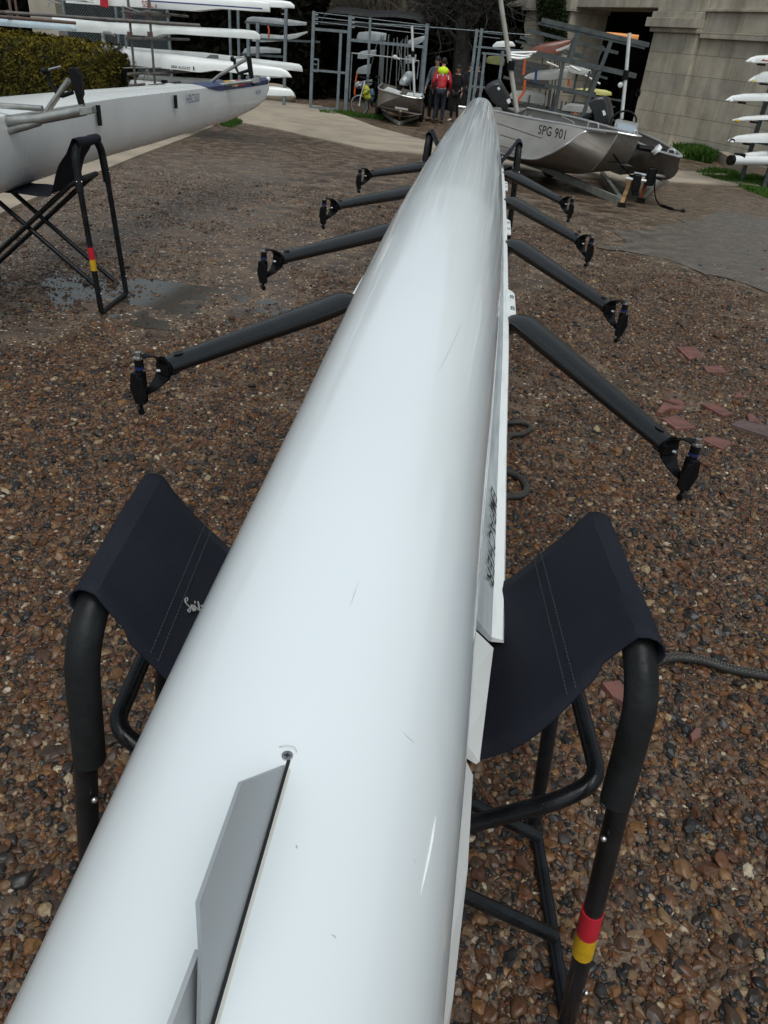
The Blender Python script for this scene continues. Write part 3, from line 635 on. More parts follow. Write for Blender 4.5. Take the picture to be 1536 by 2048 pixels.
# logo on the near sling
b = MB()
def logo():
    k = lambda pts: [(340+x/15.36, 1140+y/15.36) for x, y in pts]
    strokes = [[(630,580),(662,545),(655,490),(625,480),(590,510),(575,560),(590,620),(640,690),(700,760),(722,810),(715,870),(690,915),(655,905),(635,865),(650,830),(700,820),(745,810),(765,700)],
               [(765,700),(780,800),(815,890),(825,800),(820,710),(835,800),(875,890),(890,830),(875,715)], [(905,640),(893,600),(900,670)], [(895,850),(935,800),(975,860),(1005,890),(1010,800),(995,620),(1015,700),(1030,860),(1060,960)],
               [(1045,750),(1100,765),(1160,795)], [(1115,735),(1115,800),(1120,860),(1165,900)]]
    o0 = nearT.location
    for st in strokes:
        P = []
        for x, y in k(st):
            # canvas inclined plane on the left: from (x=-a+.02, zb+.03) to (-a+.19, .83)
            a_, zb_ = .40, 1.03; A = Vector((-a_+.065, 0, zb_-.045-.03)); B = Vector((-a_+.12, 0, zb_-.125-.03)); d = (B-A).normalized(); n = Vector((-d[2], 0, d[0])); n = n if n[2] > 0 else -n
            r = ray(x, y); o_ = C0-Vector(o0); t = (A+n*.007-o_).dot(n)/r.dot(n); P.append(o_+r*t)
        b.tube(bez(P, 4), .0011, 5)
logo(); ORG[cv.name] = (0,0,0); b.build('logo_script', thread, cv)

# ================================================================ HOSE ROPE, TILES
def hose(label, pts, r=.016):
    path = bez(pts, 10); T = thing('braided_hose', label, 'hose', tuple(path[0]), 'braided black hose on the gravel')
    b = MB(); b.tube(path, r, 12); b.build('hose_body', ropem, T)
    b = MB(); L = 0; 
    for i in range(len(path)-1):
        a, c = path[i], path[i+1]; d = (c-a); n = max(1, int(d.length/.010)); x = d.normalized().cross(Vector((0,0,1))).normalized(); z = Vector((0,0,1))
        for k in range(n):
            p = a.lerp(c, k/n); L += 1
            for q in range(3):
                an = (q-1)*.75+ (L%2)*.35+PI/2; u_ = x*math.cos(an)+z*math.sin(an); b.box(p+u_*(r+.0002), (.0035,.0035,.0012))
    b.build('hose_fleck', ropew, T)
    return T
hz = .022
hose('black braided hose lying on gravel, running off the right edge from the near trestle', [atz(1290,1335,hz), atz(1340,1316,hz), atz(1400,1320,hz), atz(1460,1338,hz), atz(1536,1352,hz), atz(1640,1372,hz)])
hose('loop of black braided hose on the gravel beside the rail lettering', [atz(960,930,hz), atz(1000,940,hz), atz(1035,953,hz), atz(1053,975,hz), atz(1045,990,hz), atz(1018,994,hz), atz(975,1000,hz), atz(930,1010,hz)])
hose('farther loop of black hose on the gravel right of the shell', [atz(970,850,hz), atz(1010,846,hz), atz(1045,846,hz), atz(1062,856,hz), atz(1045,868,hz), atz(1018,873,hz), atz(1010,900,hz), atz(985,930,hz)], .013)
def tile(label, px, m, th=.012, tilt=.0):
    P = [G(x, y) for x, y in px]; c = sum(P, Vector())/len(P); T = MB()
    T.prism([(p[0], p[1], p[2]+th+.004+(tilt*(i < 2))) for i, p in enumerate(P)], (0,0,-th-.004))
    if len(px) == 4:
        q = [c.lerp(p, .55) for p in P]; T.prism([(p[0], p[1], p[2]+th+.0065+(tilt*.5)) for p in q], (0,0,-.003))
    o = T.build('broken_tile', m, None, .002); me = o.data
    o.location = c
    for v in me.vertices: v.co -= c
    return tag(o, label, 'broken tile', 'broken roof tiles on the gravel')
tile('faded pink tile with grooves, farthest of the broken tiles', [(1351,697),(1390,698),(1407,718),(1377,722)], brick)
tile('short pale red tile lying just below the grooved one', [(1405,737),(1437,735),(1455,749),(1413,748)], brick)
tile('long purple brown tile in the middle of the scatter', [(1400,812),(1422,810),(1465,831),(1445,836)], brick)
tile('L shaped red tile fragment touching the gravel left of the long tile', [(1312,830),(1326,810),(1345,817),(1366,818),(1364,826),(1340,822),(1328,828),(1322,833)], brick, .02)
tile('narrow red tile sliver just above the L shaped one', [(1325,803),(1355,803),(1368,812),(1362,817)], brick, .015)
tile('squarish red tile behind the near rigger tip', [(1322,841),(1355,836),(1391,860),(1350,862)], brick)
tile('square red tile just right of the nearest right oarlock', [(1400,882),(1425,877),(1463,890),(1443,903)], brick)
tile('small triangular red tile chip near the right edge', [(1467,797),(1480,785),(1483,798)], brick)
tile('dark brown grooved tile cut by the right edge of the picture', [(1460,856),(1478,846),(1545,862),(1545,884)], brickd, .02)
tile('orange red tile splinter above the dark grooved tile', [(1493,833),(1502,830),(1518,848),(1496,846)], brick)
tile('red brick fragment half under the near trestle sling', [(1200,1375),(1236,1370),(1262,1410),(1250,1418),(1222,1402)], brick, .02)
tile('rounded red brick lump right of the near trestle', [(1376,1478),(1388,1464),(1398,1466),(1396,1482),(1380,1492)], brick, .02)
tile('flat red tile shard on the mud by the second right rigger', [(1100,555),(1122,553),(1138,561),(1118,566)], brick, .008)

# ================================================================ SHELLS ON RACKS (stations: photo x, y of top, y of bottom, in a vertical plane)
def pshell(name, label, st, p0, d, m, wd=.48, group=None, round_=True, flatbottom=True, extra=None, cat='rowing boat', minw=.25):
    d = Vector((d[0], d[1], 0)).normalized(); n = Vector((-d[1], d[0], 0)); n = n if n[1] > 0 else -n
    rows = []; pts = []
    for i, (x, yt, yb) in enumerate(st):
        s, zt = atL(x, yt, (p0[0]+n[0]*wd/2, p0[1]+n[1]*wd/2), (d[0], d[1])); s2, zb = atL(x, yb, p0, (d[0], d[1]))
        pts.append((s2, zt, zb))
    S = [p[0] for p in pts]; hmax = max(p[1]-p[2] for p in pts)
    fine = []
    for i in range(len(pts)-1):
        k = max(1, int(abs(S[i+1]-S[i])/.25))
        for j in range(k): fine.append(tuple(pts[i][q]+(pts[i+1][q]-pts[i][q])*j/k for q in range(3)))
    fine.append(pts[-1])
    base = Vector((p0[0], p0[1], 0)); smid = (S[0]+S[-1])/2; ctr = base + d*smid; ctr[2] = gz(ctr[1])
    T = thing(name, label, cat, tuple(ctr), group); b = MB()
    L0, L1 = min(S), max(S)
    for s, zt, zb in fine:
        h = max(zt-zb, .004); wfac = max(minw, min(1, h/hmax)**.8)
        e = min(abs(s-L0) if S[0] < S[-1] or True else 9, abs(s-L1)); taper = min(1, (e/2.6+.02))**.6
        W = wd/2*max(.06, min(wfac, taper)); c = base + d*s + n*wd/2; rr = []
        for k in range(13):
            a = PI*k/12; cs, sn = math.cos(a), max(math.sin(a), 0)
            rr.append(c + n*(W*math.copysign(abs(cs)**.7, cs)) + Vector((0,0,zb+h*sn**.75)))
        rows.append(rr + [c - n*W*.9 + Vector((0,0,zb-.004)), c + n*W*.9 + Vector((0,0,zb-.004))])
    b.grid(rows, True, True, True); h_ = b.build('hull', m, T); return T, h_, base, d, n
LP = (0, 15.5); LP2 = (0, 16.25); DX = (1, 0)
grp = 'white shells stacked upside down on the left rack'
def onplane(px, py, p0, d, off=0.0):
    s, z = atL(px, py, p0, d); d_ = Vector((d[0], d[1], 0)).normalized(); n = Vector((-d_[1], d_[0], 0)); n = n if n[1] > 0 else -n
    return Vector((p0[0], p0[1], 0)) + d_*s + Vector((0,0,z)) - n*off
t1, h1, *_ = pshell('rack_shell', 'white shell with red TSS lettering, topmost on the left rack', [(120,-34,4),(205,-28,10),(257,-24,13),(385,-14,21.5),(400,-12,19.5),(436,-8,16.5),(500,-2,21),(530,3,22.5),(533,8,22.8)], LP, DX, white, group=grp)
text_mesh('lettering', 'TSS', redm, t1, onplane(295,8.5,LP,DX,.03), (-1,0,0), (0,.35,-1), .10, depth=-.02, bold=.02)
b = MB(); b.beam(onplane(300,2,LP,DX,.02), onplane(525,17.5,LP,DX,.02), .02, .022); b.build('blue_stripe', bluem, t1)
b = MB(); b.beam(onplane(208,-20,LP,DX,.012), onplane(209,14,LP,DX,.012), .03, .14, (1,0,0)); b.build('red_band', tapeR, t1)
b = MB()
for px_, yy in ((257,4),(313,9)): b.beam(onplane(px_,yy,LP,DX,.03), onplane(px_+.5,yy+9,LP,DX,.03), .02, .03)
for a_, c_ in (((262,14),(305,27)),((205,7),(120,-2)),((205,3),(150,3)),((120,3),(124,15)),((140,10),(118,0))): b.tube([onplane(*a_,LP,DX,.35), onplane(*c_,LP,DX,.5)], .011, 6)
b.build('rigger_stays', alu, t1)
pshell('rack_shell', 'white shell end poking out behind the top TSS shell', [(300,-20,8),(440,-10,12),(535,-2,13),(560,0,14),(575,3,14.5),(583,10,15)], LP2, DX, white, group=grp)
t3, h3, *_ = pshell('rack_shell', 'white shell with rounded end on the second level of the left rack', [(95,33,60),(150,38,63),(205,43,66),(300,48,72),(308,49,73),(320,50,68.5),(340,51,67),(400,54,71),(480,58,76),(503,61,78),(510,66,78.5),(513,71,78.5)], LP, DX, white2, group=grp)
pshell('rack_shell', 'pale bluish shell ending above the hedge on the left rack', [(-150,22,38),(-20,35,50),(60,42,56),(128,48,60),(136,51,60.5),(139,56,61)], (0,14.9), DX, mat('pale_blue_hull', (.50,.60,.66), .3, var=.2, vscale=4), group=grp)
t5, *_ = pshell('rack_shell', 'white shell with a dark patch on its back, reaching farthest on the left rack', [(190,88,112),(300,97,122),(400,104,130),(500,116,137),(577,125,141),(593,128,143),(598,132,143.5),(599.5,138,144)], LP2, DX, white2, group=grp)
b = MB(); P = [onplane(x,y,(0,16.3),DX,.1) for x,y in ((415,116),(424,109),(440,110),(441,117.5))]; b.prism(P, (0,-.012,0)); b.build('dark_patch', greyshell, t5)
t6, *_ = pshell('rack_shell', 'large white shell tied with two dark bands beside the hedge', [(150,80,114),(182,86,120),(242,95,129.5),(300,102,134.5),(365,110,141),(385,112,144),(400,114.6,144.5),(426,118,140.6),(499,126,150),(556,135,154),(568,141,155),(575,149,155.3),(577,154,155.6)], LP, DX, white, group=grp)
b = MB()
for x0 in (222,227): b.tube(bez([onplane(x0,128,LP,DX,.02), onplane(x0+1,113,LP,DX,.012), onplane(x0+4,101,LP,DX,-.03), onplane(x0+11,94.5,LP,DX,-.15)],5), .016, 6)
b.build('tie_band', navycl, t6)
text_mesh('lettering', '3830 AUGUST', inkm, t6, onplane(363,136,LP,DX,.02), (1,0,-.0), (0,.3,1), .045, depth=.02, bold=.03)
b = MB(); b.beam(onplane(388,133,LP,DX,.02), onplane(388.5,141,LP,DX,.02), .02,.02); b.build('hull_fitting', inkm, t6)
pshell('rack_shell', 'narrow white shell with silver riggers lying the right way up on the left rack', [(180,140,150),(222,144,154),(300,150,162),(400,156,169),(432,158,166),(446,162,165)], LP2, DX, white2, group=grp)
pshell('rack_shell', 'lowest white shell with a square cut end on the left rack', [(150,150,177),(222,155,181),(242,157,181),(260,158,177),(365,168,183),(450,171,188),(540,172,192),(574,177,193),(579,182,193.4),(583,192,193.6)], (0,15.4), DX, white, group=grp)
R8 = thing('loose_rigger', 'silver rigger with stays standing between the lower white shells by the hedge', 'rigger', tuple(onplane(300,152,LP,DX)))
b = MB(); b.tube([onplane(257,135.5,LP,DX,.25), onplane(332,135,LP,DX,.25)], .012, 6); b.tube([onplane(272,134,LP,DX,.25), onplane(283,123,LP,DX,.25), onplane(284,133,LP,DX,.25)], .011, 6); b.tube([onplane(304,138,LP,DX,.25), onplane(298,159,LP,DX,.25)], .014, 6); b.tube([onplane(306,138,LP,DX,.25), onplane(307,159,LP,DX,.25)], .012, 6); b.build('stays', alu, R8)
b = MB(); b.box(onplane(263,148,LP,DX,.3), (.10,.08,.17)); b.box(onplane(341,162,LP,DX,.3), (.10,.06,.05)); b.build('pin_block', blackpl, R8)
W8 = thing('tarpaulin_wrap', 'crumpled silver wrap hanging over the big white shell beside the hedge', 'wrap', tuple(onplane(214,70,LP,DX)))
b = MB(); b.tube(bez([onplane(234,70,LP,DX,.1), onplane(224,67,LP,DX,.1), onplane(212,68,LP,DX,.1), onplane(212,82,LP,DX,.1), onplane(216,94,LP,DX,.1), onplane(220,104,LP,DX,.1)], 4), [.03+.02*random.random() for _ in range(21)], 7); b.build('wrap_cloth', alu, W8)
# scaffold rack
SR = thing('scaffold_rack', 'rusty scaffold pole rack carrying the white shells at the left', 'boat rack', (onplane(258,60,LP,DX)[0], 15.6, gz(15.6)))
def vpost(px, py0, Y, m, par, r=.024, top=None, name='post'):
    a = atY(px, py0, Y); b = MB(); t = top if top is not None else a[2]; b.tube([(a[0], Y, gz(Y)), (a[0], Y, t)], r, 8); b.build(name, m, par); return a[0]
for px_, m_, Y_ in ((18,rust,15.1),(256,rustpole,15.15),(297,rustpole,15.15),(30,rust,16.9)):
    xx = vpost(px_, 0, Y_, m_, SR, top=2.5)
for Yh, a_, c_, m_ in ((14.85,(-60,20),(400,51),rustpole),(14.75,(-60,28),(151,46),rust)):
    b = MB(); b.tube([atY(*a_,Yh), atY(*c_,Yh)], .026, 8); b.build('ledger_pole', m_, SR)
for px_ in (18, 256, 297):
    x = atY(px_, 0, 15.15)[0]
    for yy in (22, 74, 145, 168, 195):
        z = atY(px_+yy*.15, yy, 15.2)[2]-.02; b = MB(); b.tube([(x+.03, 14.8, z), (x+.03, 17.0, z)], .022, 8); b.build('arm', rust if px_ == 18 else rustpole, SR)
    for yy in (26, 40, 70):
        p = atY(px_+yy*.14, yy, 15.1); b = MB(); b.box((x, 15.1, p[2]), (.07,.08,.09)); b.build('clamp', rust, SR)

# ================================================================ LEFT UPRIGHT BOAT
gpx = [(-160,258),(-60,242),(0,233),(120,214),(240,196),(415,176),(500,166),(537,161)]
GP = [atz(x, y, 1.15) for x, y in gpx]; gy = [p[1] for p in GP]; gx = [p[0] for p in GP]; LB1 = GP[-1][1]
LB = thing('racing_boat', 'white rowing boat the right way up on a black trestle, with blue topped bow', 'rowing boat', (-2.9, 6.5, gz(6.5)))
def lw(Y): return interp(Y, [-1, 3, 5.5, 7.5, 9, LB1-.4, LB1], [.30,.30,.26,.20,.13,.045,.012])
def lk(Y): return interp(Y, [-1, 4, 7, 9, LB1-.5, LB1-.1, LB1], [.675,.685,.735,.795,.87,.95,1.05])
rows = []; b = MB()
for Y in np.linspace(.5, LB1, 70):
    W = lw(Y); X = interp(Y, gy, gx) - W; zk = lk(Y); rr = []
    for k in range(17):
        a = PI*k/16; cs, sn = math.cos(a), max(math.sin(a), 0); rr.append((X+(W+.02*sn)*math.copysign(abs(cs)**.62, cs), Y, 1.15-(1.15-zk)*sn**.85))
    rr += [(X-W*.6, Y, 1.15+.014), (X, Y, 1.15+.022), (X+W*.6, Y, 1.15+.014)]
    rows.append(rr)
b.grid(rows, True, True, True); lbh = b.build('hull', hullm if False else white, LB)
b = MB(); rows = []
y0 = atz(415,176,1.15)[1]
for Y in np.linspace(y0, LB1-.02, 20):
    W = lw(Y); X = interp(Y, gy, gx)-W; h_ = .038*min(1, (Y-y0)*3+.1)
    rows.append([(X+W*1.012+.004, Y, 1.15-h_), (X+W*1.012+.004, Y, 1.158), (X, Y, 1.15+.028), (X-W*1.012-.004, Y, 1.158), (X-W*1.012-.004, Y, 1.15-h_)])
b.grid(rows, False); b.build('blue_deck', navy, LB)
for (pa, pc, m_) in ((458,472,tapeY),(472,484,white),(484,496,tapeR)):
    ya, yc = atz(pa,170,1.15)[1], atz(pc,168,1.15)[1]; b = MB(); rows = []
    for Y in (ya, yc):
        W = lw(Y); X = interp(Y, gy, gx)-W; rows.append([(X+W*1.02+.007, Y, 1.135), (X+W*1.02+.007, Y, 1.163), (X+W*.3, Y, 1.15+.032)])
    b.grid(rows, False); o = b.build('flag_patch', m_, LB)
b = MB(); b.ball((interp(LB1,gy,gx)-.01, LB1+.02, 1.165), .028); b.build('bow_ball', white, LB)
def sideX(Y, dz): return interp(Y, gy, gx)+.004
def on_side(px, py):
    Y = atz(px, py-12, 1.15)[1]
    for _ in range(20):
        X = sideX(Y,0); p = planeX(px, py, X); Y = p[1]
    return p
c = on_side(382,197); text_mesh('lettering', 'HBC500', bluem, LB, (c[0]+.022, c[1], c[2]), (0,1.0,0), (0,0,1), .075, depth=.0)
c = on_side(515,183); text_mesh('lettering', 'Sea Steel', bluem, LB, (c[0]+.012, c[1], c[2]), (0,.9,0), (0,0,1), .05, depth=.0)
for a_, c_ in (((187,210),(197,250)),((344,190),(349,216))):
    p, q = on_side(*a_), on_side(*c_); b = MB(); b.box(((p[0]+q[0])/2+.022, (p[1]+q[1])/2, (p[2]+q[2])/2), (.02,.035,abs(p[2]-q[2]))); b.build('hull_bracket', blackpl, LB)
def T3(b, pts, r, Y, seg=10): b.tube([atY(x,y,Yv) if True else None for (x,y), Yv in zip(pts, Y if isinstance(Y,(list,tuple)) else [Y]*len(pts))], r, seg)
def old_rigger(tubes, gate, block, rod, knob, C, Y, extra_ground=None):
    b = MB()
    for pts, r in tubes: T3(b, pts, r, Y)
    R = b.build('aluminium_rigger', alu, LB)
    b = MB(); b.prism([atY(x,y,Y) for x,y in gate], (0,.045,0)); g = b.build('oarlock', blackpl, R, .006)
    b = MB(); T3(b, C, .012*(Y/5)**.5, Y, 8); b.build('oarlock_arm', blackpl, R)
    b = MB(); T3(b, rod, .006*(Y/5)**.5, Y-.02, 8); b.build('gate_screw', steel, R)
    b = MB(); b.ball(atY(*knob,Y-.02), .020*(Y/5)**.5); b.build('gate_knob', blackpl, R)
    b = MB(); b.prism([atY(x,y,Y-.03) for x,y in block], (0,.06,0)); b.build('rigger_block', alu, R, .004)
old_rigger([([(-60,252),(0,243),(80,237),(168,220)], .031), ([(-40,276),(0,266),(50,252),(78,243)], .024), ([(-40,207),(0,211),(85,217)], .016), ([(78,246),(101,212),(138,160)], .016)],
    [(135,136),(151,135),(158,150),(163,190),(160,196),(164,212),(157,214),(150,190),(141,165)], [(156,214),(182,213),(184,227),(160,232)], [(98,139),(122,133)], (88,142),
    [(97,141),(98,160),(116,190),(124,192),(146,184)], 4.45)
old_rigger([([(279,200),(345,186),(408,174),(508,161)], .019), ([(350,202),(413,181)], .017), ([(415,170),(440,150),(493,118)], .017), ([(400,178),(418,172)], .024)],
    [(492,113),(500,112),(505,150),(508,172),(503,172),(496,145)], [(503,157),(517,155),(519,165),(505,167)], [(466,117),(490,113)], (465,118),
    [(469,117),(470,131),(477,147),(497,141)], 8.6)

# ================================================================ HEDGE, WALL, FENCE
def leaves(b, n, sampler, size, rnd=.6):
    for _ in range(n):
        p, tn, nr = sampler(); s = size*random.uniform(.6,1.4)
        t = Vector((random.gauss(0,1), random.gauss(0,1), random.gauss(0,1))).normalized(); nn = (Vector(nr)+Vector((random.gauss(0,rnd), random.gauss(0,rnd), random.gauss(0,rnd)))).normalized()
        x = t.cross(nn).normalized()*s*.5; y = nn.cross(x).normalized()*s; p = Vector(p)
        b.add([p-y*.9, p+x, p+y, p-x], [(0,1,2,3)], False, tn)
HX1 = atY(218,150,14.6)[0]; HX0 = -13.5; HY0, HY1 = 14.3, 16.0
ztop = lambda x: interp(x, [HX0, atY(0,62,14.6)[0], atY(100,76,14.6)[0], atY(180,84,14.6)[0], HX1-.12, HX1], [atY(0,60,14.6)[2], atY(0,64,14.6)[2], atY(100,78,14.6)[2], atY(180,88,14.6)[2], atY(212,112,14.6)[2], atY(222,150,14.6)[2]])
HE = thing('hedge', 'thick clipped golden green hedge at the left edge behind the upright boat', 'hedge', (-10.5, 15.1, gz(15)))
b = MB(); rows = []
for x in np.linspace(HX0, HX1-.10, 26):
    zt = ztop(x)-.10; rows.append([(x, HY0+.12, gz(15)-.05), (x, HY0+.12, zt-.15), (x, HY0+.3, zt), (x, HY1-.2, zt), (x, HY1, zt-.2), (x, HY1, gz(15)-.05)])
b.grid(rows, True, True, True); b.build('dark_core', brushm if False else darkearth, HE)  # added solid dark core, fills the hedge so nothing shows through
def hs_():
    f = random.random()
    x = random.uniform(HX0, HX1); zt = ztop(x)
    lump = lambda a, c: .07*noise.noise(Vector((a*2.2, c*2.2, 4)))+.04*noise.noise(Vector((a*6, c*6, 1)))
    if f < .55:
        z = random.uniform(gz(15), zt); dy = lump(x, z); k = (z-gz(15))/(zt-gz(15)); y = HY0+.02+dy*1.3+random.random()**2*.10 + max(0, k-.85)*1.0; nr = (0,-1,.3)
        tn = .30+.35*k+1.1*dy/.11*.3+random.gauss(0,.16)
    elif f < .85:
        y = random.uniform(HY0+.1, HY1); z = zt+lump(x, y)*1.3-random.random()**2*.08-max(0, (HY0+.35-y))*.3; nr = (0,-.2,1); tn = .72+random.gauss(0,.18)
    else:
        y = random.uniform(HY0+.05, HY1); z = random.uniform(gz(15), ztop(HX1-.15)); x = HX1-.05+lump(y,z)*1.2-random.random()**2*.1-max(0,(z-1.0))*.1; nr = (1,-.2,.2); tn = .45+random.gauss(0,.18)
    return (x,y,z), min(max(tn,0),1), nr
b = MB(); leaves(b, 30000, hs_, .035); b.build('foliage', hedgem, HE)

WL = MB(); 
x1 = atY(122,40,27)[0]; x2 = atY(70,40,27)[0]
WL.box(((x2-12)/2-8, 27.2, 2.2), (abs(x2+18)+2, .4, 5.2)); WL.box(((x1+x2)/2, 27.0, 2.2), (x1-x2, .5, 5.2))
wallm = mat('rendered_wall', (.40,.365,.32), .8, col2=(.27,.235,.17), vscale=.9, detail=8, vcon=(.45,.75))
wo_ = WL.build('boundary_wall', wallm); tag(wo_, 'pale rendered wall with brown stains behind the hedge and left rack', 'wall')
FY = 26.0
FN = thing('wire_fence', 'grey steel mesh fence seen between the stacked white shells at the left', 'fence', (atY(300,200,FY)[0], FY, gz(FY)))
for px_ in (128, 232, 247, 335, 459, 476):
    a = atY(px_, 20, FY); b = MB(); b.box((a[0], FY, 1.35), (.07,.07,3.4)); b.build('fence_post', galv, FN)
b = MB(); xA, xB = atY(128,20,FY)[0], atY(335,20,FY)[0]; z0, z1 = -.2, 2.7; st = .085; H_ = z1-z0; n = int((xB-xA+H_)/st)
for i in range(n):
    for sg in (1,-1):
        x0_ = xA + i*st if sg == 1 else xA - H_ + i*st
        p = [(x0_-H_*0, z0)] 
        a = Vector((x0_, 0, z0)); c = Vector((x0_+(-H_ if sg == 1 else H_), 0, z1))
        def clip(a, c):
            t0, t1 = 0, 1; dx_ = c[0]-a[0]
            ts = sorted([(xA-a[0])/dx_, (xB-a[0])/dx_]); t0 = max(0, ts[0]); t1 = min(1, ts[1])
            return (a.lerp(c, t0), a.lerp(c, t1)) if t1 > t0 else None
        r_ = clip(a, c)
        if r_:
            q0, q1 = r_; w_ = .006; b.add([(q0[0]-w_, FY+.04*sg*.1, q0[2]), (q0[0]+w_, FY+.04*sg*.1, q0[2]), (q1[0]+w_, FY+.04*sg*.1, q1[2]), (q1[0]-w_, FY+.04*sg*.1, q1[2])], [(0,1,2,3)])
b.build('mesh_panel', galv, FN)
def gatething(name, label, cat, bars, Y, loc_px, r=.035, m=galv):
    T = thing(name, label, cat, (atY(loc_px,150,Y)[0], Y, gz(Y))); return T
def bar(T, a, c, Y, wd=.055, m=galv, name='bar', ground=False, Y2=None):
    A = atY(*a, Y); B = atY(*c, Y2 or Y)
    if ground: B = Vector((B[0], B[1], gz(Y)))
    b = MB(); b.beam(A, B, wd, wd); return b.build(name, m, T)
GT = thing('metal_gate', 'tall galvanised gate frame with lock box left of the leaning bicycle', 'gate', (atY(660,150,FY)[0], FY, gz(FY)))
bar(GT,(628,22),(621,221),FY,.09,name='post',ground=True); bar(GT,(701,31),(691,223),FY,.11,name='post',ground=True)
bar(GT,(682,66),(675,219),FY,.08,name='stile',ground=True); bar(GT,(629,58),(700,64),FY,.075,name='rail'); bar(GT,(625,140),(692,146),FY,.06,name='rail'); bar(GT,(622,214),(676,219),FY,.06,name='rail')
b = MB(); 
for q in (((626,118),(637,119)),((637,118),(636,143)),((626,142),(636,143)),((626,118),(625,142))): b.beam(atY(*q[0],FY-.04), atY(*q[1],FY-.04), .035, .04)
lb_ = b.build('lock_box', galv, GT); b = MB(); b.beam(atY(628,128,FY-.07), atY(634,129,FY-.07), .03,.035); b.build('latch', steel, lb_)
CG = thing('mesh_cage', 'galvanised cage of posts and rails behind the small launch and bicycle', 'cage', (atY(780,150,FY)[0], FY, gz(FY)))
bar(CG,(741,35),(734,200),FY,.07,name='post',ground=True); bar(CG,(855,47),(843,205),FY,.10,name='post',ground=True); bar(CG,(849,80),(838,205),FY+.3,.08,name='post',ground=True)
bar(CG,(702,80),(850,94),FY,.075,name='rail'); 
for yy in (37,46,55): 
    b = MB(); b.tube([atY(630,yy-12,FY), atY(700,yy-4,FY), atY(855,yy+14,FY)], .010, 5); b.build('strand_wire', galv, CG)
    b = MB(); 
    for px_ in (633,706): b.box(atY(px_,yy-8+(px_-633)*.1,FY), (.10,.03,.035))
    b.build('wire_bracket', steel, CG)
RG = thing('mesh_cage', 'galvanised gate posts and rails right of the people, behind the black outboard', 'cage', (atY(960,150,FY)[0], FY, gz(FY)))
for q in (((954,58),(936,211)),((964,57),(945,211)),((970,107),(958,211)),((1006,102),(994,200))): bar(RG,*q,FY,.085,name='post',ground=False)
for q in (((951,93),(1060,103)),((964,106),(1040,113)),((940,172),(1000,178)),((950,63),(1005,69)),((950,71),(1000,77))): bar(RG,*q,FY,.05 if q[0][1] > 80 else .02,name='rail')
b = MB(); b.tube([atY(700,44,FY+.2), atY(855,54,FY+.2), atY(1060,70,FY+.2)], .012, 5); b.build('top_wire', galv, RG)
LC = thing('steel_rack', 'grey steel shelving holding dark shells between the left rack and the gate', 'boat rack', (atY(545,100,FY)[0], FY, gz(FY)))
for q in (((572.5,14),(568,207)),((515.5,46),(515,150)),((496,46),(498,150))): bar(LC,*q,FY,.09,name='post',ground=True)
for q in (((490,44),(571,52)),((515,78),(640,84)),((480,108),(571,114))): bar(LC,*q,FY+.1,.06,m=rackst,name='shelf_rail')
b = MB()
for yy in (17,28,39): b.box(atY(567,yy,FY), (.11,.03,.03))
b.build('wire_bracket', steel, LC)
gs = 'grey shells stored in the dark racks behind the fence'
def stored(label, st, Y, m=greyshell, wd=.5): return pshell('stored_shell', label, st, (0,Y), DX, m, wd, group=gs)
stored('grey shell on the top shelf left of the gate, blunt end to the left', [(487,42,45),(491,35,45),(500,32.5,46),(540,35,48),(575,38,51),(610,44,50)], 28)
stored('pale grey shell on the middle shelf with an orange strap over it', [(500,70,82),(520,67,84),(560,70,82),(590,66,76),(612,62,65)], 28, mat('grey_shell_pale', (.36,.38,.38), .35, var=.25))
stored('grey shell on the lower shelf above the white shells', [(481,105,108),(485,97,108),(498,93,107),(530,93,106),(558,97,106)], 28)
stored('dim shell under the farthest reaching white shell', [(488,153,157),(500,149,156),(540,148,156),(562,150,156)], 28)
stored('grey shell end on the top shelf right of the gate', [(711,72,80),(714,64,81),(740,62,82),(770,66,80)], 28)
stored('grey pointed shell behind the white crossbar, left side of the cage', [(713,106,117),(720,102,118),(733,100,117),(750,99,110)], 28)
stored('rounded grey shell below the crossbar in the cage', [(710,143,148),(714,135,148),(726,130,148),(738,128,148)], 28)
stored('grey shell just above the white helmet', [(711,166,176),(716,163,178),(730,160,176),(742,158,168)], 28.4)
stored('grey shell end on the upper right shelf of the cage', [(810,90,95),(815,80,95),(824,77,94),(850,70,80)], 28)
stored('grey shell end behind the white mast of the small launch', [(806,122,128),(808,113,128),(816,109,127),(830,109,125)], 28)
stored('dull shell with its tip above the yellow green tarp', [(985,90,94),(992,83,94),(1010,81,94),(1024,83,93),(1030,90,93)], 29, white2)
yt, *_ = pshell('covered_boat', 'boat under a dull yellow green cover behind the right gate posts', [(972,116,124),(976,112,127),(990,111,129),(1004,113,131),(1008,120,131)], (0,28.2), DX, mat('olive_cover', (.17,.17,.06), .7, var=.4, vscale=3), .6)
st_ = MB(); st_.tube([atY(536,52,27.6), atY(538,60,27.6), atY(537,76,27.6)], .03, 6); tag(st_.build('orange_strap', orange), 'orange strap hanging from the top shelf left of the gate', 'strap')
st_ = MB(); st_.tube([atY(714,148,27.8), atY(711,165,27.8), atY(709,190,27.8)], .03, 6); tag(st_.build('orange_strap', orange), 'orange strap hanging above the bicycle wheel', 'strap')
